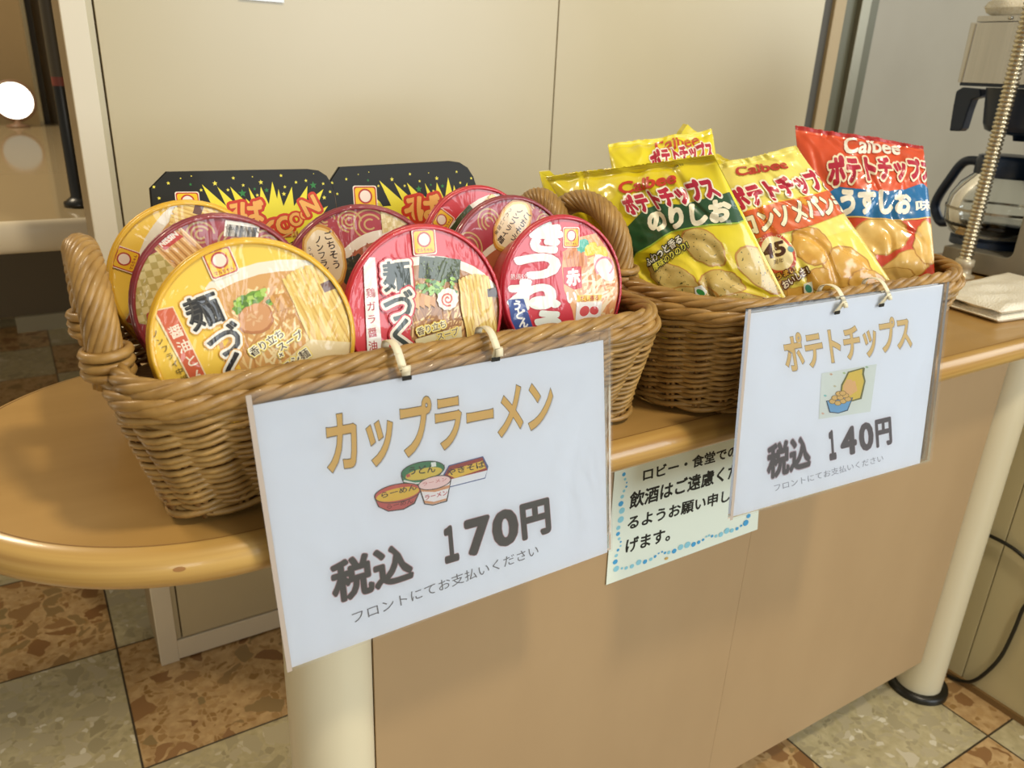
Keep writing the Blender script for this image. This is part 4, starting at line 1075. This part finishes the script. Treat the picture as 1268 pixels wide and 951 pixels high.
price_sign('white ramen price sign reading 170 yen, hanging on the noodle basket',
           [(313, 502, YS), (747, 421, YS), (752, 684, YB), (358, 828, YB)], [(303, 489, YS), (757, 405.5, YS), (757.5, 681, YB), (355, 831, YB)],
           [(485, 428, 503, 464), (602, 407, 613, 441)], d_ramen, 0., .474, .8105)
YS, YB = .4275, .4240
price_sign('white potato chip price sign reading 140 yen, hanging on the chip bag basket',
           [(929, 388, YS), (1168, 352, YS), (1139, 573.5, .408), (905.5, 640, YB)], [(924.5, 382.5, YS), (1177, 349, YS), (1152, 571, .406), (902, 643.5, YB)],
           [(1028, 361, 1036, 384), (1083, 352, 1091, 375)], d_chips, 0., .442, .815)
# laminated notice on the front panel
NYp = .5335
nq = [atY(x, y, NYp) for x, y in ((762.5, 560), (946, 505), (938, 655.5), (750.5, 724.5))]
nq[0].z = nq[1].z = .669
NAS = (nq[1]-nq[0]).length/(nq[0]-nq[3]).length
S, n_ = sheet(nq); g = MB(); wm = ink('dfe8da', 'card')
g.grid(lambda u, v: S(u, v, 0), 1, 1, wm, False); g.grid(lambda u, v: S(1-u, v, -.0013), 1, 1, wm, False)
for f in (lambda u, v: S(u, 0, -.0013*v), lambda u, v: S(0, u, -.0013*v), lambda u, v: S(1, u, -.0013*v), lambda u, v: S(u, 1, -.0013*v)): g.grid(f, 1, 1, plain('laminate_edge', 'a9a890', .4), False)
P = Print(g, S, 'card', None, eps=.00001, h0=.00005)
for t, a, b_, c in (('ロビー・食堂での', (796.5, 596), (913, 564.5), (797, 581)), ('飲酒はご遠慮くだ', (779, 630.5), (915, 590), (781, 610.5)), ('るようお願い申し', (777, 656.5), (903, 620.5), (778.5, 640)), ('げます。', (774.5, 685), (829, 669), (776, 668))):
    P.ptext(t, a, b_, c, [(.03, '22241f')])
c = cp((740, 540, 5.005)); rd = random.Random(2)
for x, y, r in ((163, 237, 13), (170, 267, 9), (180, 288, 6), (178, 313, 8), (163, 340, 10), (152, 375, 13), (144, 419, 18), (150, 462, 21), (143, 517, 22), (128, 568, 15), (126, 606, 14), (133, 636, 10), (143, 655, 7), (142, 680, 7), (126, 706, 10), (115, 740, 12), (109, 779, 17), (115, 822, 20), (150, 819, 9), (177, 817, 12), (212, 806, 15), (254, 782, 19), (293, 778, 15), (329, 763, 12), (356, 745, 10), (378, 726, 6), (399, 717, 7), (417, 723, 9), (441, 720, 12), (474, 712, 16), (514, 688, 19), (556, 673, 21), (594, 670, 16), (626, 657, 12), (653, 642, 9), (674, 622, 7), (691, 615, 8), (709, 619, 9), (733, 619, 10), (763, 609, 16), (800, 586, 19), (831, 584, 14), (863, 573, 11), (888, 555, 8), (917, 537, 19), (934, 494, 14), (938, 462, 12)):
    a = P.px(*c(x, y)); b_ = P.px(*c(x+r, y)); w_ = hypot(b_[0]-a[0], b_[1]-a[1]); P.ell(a[0], a[1], w_*.80, w_*.80*NAS, ('4a9fd0', '8cc8d8')[int(r*7+x) % 2], 0, 18)
a = P.px(*c(425, 757)); P.ell(a[0], a[1], .012, .01, plain('tea_stain', 'c9a860', .5), wob=.5)
tag(g.build('notice_sheet'), 'pale green laminated notice with blue dots stuck on the counter front', 'notice')

# ================================================================== COFFEE MAKER CORNER
steel = noisy('brushed_steel', 'c0c0c0', 'cecece', (4, 300, 4), .26, lo=.3, hi=.7); steel.node_tree.nodes['Principled BSDF'].inputs['Metallic'].default_value = .85
grey_b = plain('machine_grey', '8f8a7c', .38, .35); navy = plain('dark_navy_plastic', '1c2d47', .32)
MX = 1.392; MW = .20
def yz(x, y, X=MX): p = atX(x, y, X); return (p.y, p.z)
cof = thing('coffee_maker', (MX+MW/2, .64, CZ), 'stainless drip coffee maker with glass carafe at the right end of the counter', 'coffee maker')
yh0, zh1 = yz(1205, 25); _, zh0 = yz(1189, 102)
def side_prism(poly, x0, x1, m, name, par, bev=0.): g = MB(); g.prism([V((x0, y, z)) for y, z in poly], (x1-x0, 0, 0), m); return g.build(name, par, bevel=bev, recalc=True)
yb1 = yz(1163, 329)[0]; yc0 = yz(1258, 300)[0]; zb1 = yz(1180, 306)[1]
# C shaped side panels with a rounded inner corner, joined by column and base
r_ = .012; cs = [(yc0+r_-r_*cos(radians(a)), zb1+r_-r_*sin(radians(a))) for a in range(0, 91, 15)]
cprof = [(yb1, CZ+.004), (yb1, zb1)]+cs[::-1]+[(yc0, zh0), (.42, zh0), (.42, CZ+.004)]
side_prism(cprof, MX, MX+MW, grey_b, 'body', cof, .0015)
side_prism([(yc0+.001, zb1+.001), (yc0+.004, zb1+.001), (yc0+.004, zh0-.001), (yc0+.001, zh0-.001)], MX+.012, MX+MW-.012, navy, 'column_front', cof)
side_prism([(yh0, zh0), (yh0+.001, zh1-.004), (.42, zh1-.004), (.42, zh0)], MX-.004, MX+MW+.004, steel, 'head', cof, .0015)
side_prism([(yh0-.006, zh0), (yh0-.0075, zh1-.006), (yh0-.0095, zh1-.006), (yh0-.008, zh0)], MX-.0055, MX-.0038, plain('steel_trim', 'b9b2a4', .25, .8), 'head_trim', cof)
side_prism([(yh0-.006, zh1-.003), (yh0-.006, zh1+.006), (.42, zh1+.006), (.42, zh1-.003)], MX, MX+MW, steel, 'lid', cof, .001)
g = MB(); g.lathe([(.003, 0), (.003, .002), (.0, .003)], (MX-.001, yz(1252, 21)[0], zh1+.002), (-1, 0, 0), plain('screw_chrome', 'd8d4c8', .15, 1.), 12); g.build('screw', cof)
side_prism([(yh0-.003, zh0-.005), (yh0-.003, zh0), (.45, zh0), (.45, zh0-.005)], MX, MX+MW, navy, 'basket_rail', cof)
for fy in (.5, .74): g = MB(); g.lathe([(.012, 0), (.012, .005)], (MX+.03, fy, CZ+.0003), (0, 0, 1), blk, 16, caps=(True, True)); g.build('foot', cof)
g = MB(); g.lathe([(.066, zb1-.002), (.066, .7505), (.0, .7508)], (MX+.10, .7535, 0), (0, 0, 1), navy, 40); g.build('warmer_plate', cof)
# filter basket with handle
fx = MX+.10; fc = .75
g = MB(); g.lathe([(.070, zh0-.006), (.068, zh0-.02), (.062, .945), (.057, .934), (.050, .931), (.012, .926), (.010, .918), (.0, .918)], (fx, fc, 0), (0, 0, 1), navy, 48); fb = g.build('filter_basket', cof)
hp = [yz(*p, fx) for p in ((1218, 110), (1196, 108), (1188, 113), (1184.5, 130), (1179.5, 162), (1192, 162.5), (1196, 159), (1203, 136), (1208, 123), (1219, 120))]
side_prism(hp, fx-.011, fx+.011, navy, 'basket_handle', fb, .002)
# carafe
gm, gt, gb = nt('carafe_glass'); gb.inputs['Base Color'].default_value = (.96, .98, .97, 1); gb.inputs['Transmission Weight'].default_value = 1.; gb.inputs['Roughness'].default_value = .02; gb.inputs['IOR'].default_value = 1.35
cc = .7535; cxx = MX+.10
g = MB(); prof = [(.049, .872), (.053, .862), (.070, .845), (.082, .822), (.0855, .800), (.083, .778), (.072, .758), (.064, .752), (.0, .752)]
g.lathe(prof, (cxx, cc, 0), (0, 0, 1), gm, 56); g.lathe([(max(0, r-.002), z+(.0022 if z < .76 else 0)) for r, z in prof][::-1], (cxx, cc, 0), (0, 0, 1), gm, 56)
car = thing('glass_carafe', (cxx, cc, zb1), 'round glass carafe with dark collar and handle on the coffee maker', 'carafe')
g.build('bowl', car)
g = MB(); g.lathe([(.0, .7555), (.060, .7555), (.0805, .772), (.083, .778), (.0, .778)], (cxx, cc, 0), (0, 0, 1), plain('black_coffee', '120d08', .05), 48); g.build('coffee', car)
g = MB(); g.lathe([(.0862, .7990), (.0862, .8035)], (cxx, cc, 0), (0, 0, 1), plain('steel_trim', 'b9b2a4', .25, .8), 56); g.build('steel_band', car)
g = MB(); g.lathe([(.0525, .858), (.0545, .862), (.0545, .884), (.051, .892), (.040, .894), (.0, .896)], (cxx, cc, 0), (0, 0, 1), navy, 48); g.build('collar', car)
hx = [(1222, 203), (1209, 199), (1197, 199.5), (1188, 206), (1177, 221), (1164, 240), (1158, 254), (1160, 266), (1166, 275), (1178, 274)]
hp = [atX(x, y, cxx) for x, y in hx]; pts = []
for i in range(len(hp)-1):
    p0, p1, p2, p3 = hp[max(0, i-1)], hp[i], hp[i+1], hp[min(len(hp)-1, i+2)]
    for k in range(6):
        t = k/6; pts.append(.5*(2*p1+(p2-p0)*t+(2*p0-5*p1+4*p2-p3)*t*t+(3*p1-p0-3*p2+p3)*t**3))
g = MB(); g.tube(pts, [.0105]*len(pts), navy, 10, flat=.8); hh = g.build('handle', car)
g = MB(); g.lathe([(.0, .003), (.003, .0025), (.004, 0)], atX(1208, 219, cxx-.012), (-1, 0, 0), plain('screw_chrome', 'd8d4c8', .15, 1.), 14); g.build('rivet', hh)
g = MB(); p = atX(1216, 194, cxx); g.lathe([(.006, -.006), (.006, .004), (.0, .006)], p, (0, 0, 1), plain('blue_clip', '2f4f7a', .35), 14); g.build('thumb_latch', hh)
# lettering on the far side of the glass, read through it in reverse
def Sg(u, v, h): a = radians(200-u); return V((cxx+(.0625+h)*cos(a), cc+(.0625+h)*sin(a), .838+v))
# ribbed metal tube standing in front of the machine
hb, ht = atZ(1190, 343, CZ), None
ax, ay = hb.x, hb.y
tube_m = plain('ribbed_chrome', 'cfc6ae', .22, .9); prof = []
z = CZ+.03
while z < 1.24:
    prof += [(.0085, z), (.0108, z+.0012), (.0116, z+.0030), (.0108, z+.0048), (.0085, z+.0060)]; z += .0066
hs = thing('ribbed_metal_tube', (ax, ay, CZ), 'ribbed chrome tube standing upright between the chip basket and the coffee maker', 'metal tube')
g = MB(); g.lathe(prof, (ax, ay, 0), (0, 0, 1), tube_m, 24); g.build('corrugated_hose', hs)
g = MB(); g.lathe([(.020, CZ+.0003), (.020, CZ+.004), (.0135, CZ+.007), (.0125, CZ+.018), (.0150, CZ+.020), (.0150, CZ+.030), (.010, CZ+.033)], (ax, ay, 0), (0, 0, 1), plain('pale_fitting', 'd2c7ad', .35, .3), 6*4); g.build('base_fitting', hs)
# towels
tw = noisy('terry_towel', 'efe6cc', 'f9f3e2', (1, 1, 1), .95, bumps=1.0, dist=.0025, nscale=420., detail=2.)
def towel(corners, h, label, layers=2, seed=0, z0=CZ):
    q = [V((p.x, p.y, z0)) for p in corners]; root = thing('folded_towel', sum(q, V((0, 0, 0)))/4, label, 'towel')
    g = MB()
    for L in range(layers):
        zt0, th = z0+h*L/layers, h/layers
        def F(u, v, s):
            p = q[0].lerp(q[1], u).lerp(q[3].lerp(q[2], u), v)
            e = min(1, 9*u, 9*(1-u), 9*v, 9*(1-v)); e = math.sqrt(max(0, 1-(1-e)**2))
            out = (p-sum(q, V((0, 0, 0)))/4)*(.01*noise.noise(V((u*4, v*4, L+seed)))+.015*L*0)
            zz = zt0+th/2+s*th/2*e+.0045*noise.noise(V((u*4+seed, v*4, L*3+s)))*(1 if (L or s > 0) else 0)*e
            return V((p.x+out.x, p.y+out.y, max(zz, z0+.0004)))
        g.grid(lambda u, v: F(u, v, 1), 40, 40, tw); g.grid(lambda u, v: F(1-u, v, -1), 40, 40, tw)
        g.build('towel_fold', root); g = MB()
    return root
tc = [V((1.120, .527, CZ)), V((1.372, .500, CZ)), V((1.376, .655, CZ)), V((1.135, .640, CZ))]
towel(tc, .024, 'cream folded terry towel lying on the counter in front of the coffee maker', 2, 1)
ztop = zh1+.006
p0 = atX(1215, 17, MX+.01); tt = [V((MX+.012, p0.y, 0)), V((MX+.012, p0.y-.2, 0)), V((MX+.17, p0.y-.2, 0)), V((MX+.17, p0.y, 0))]
towel(tt, .026, 'cream folded terry towel on top of the coffee maker', 1, 5, ztop)
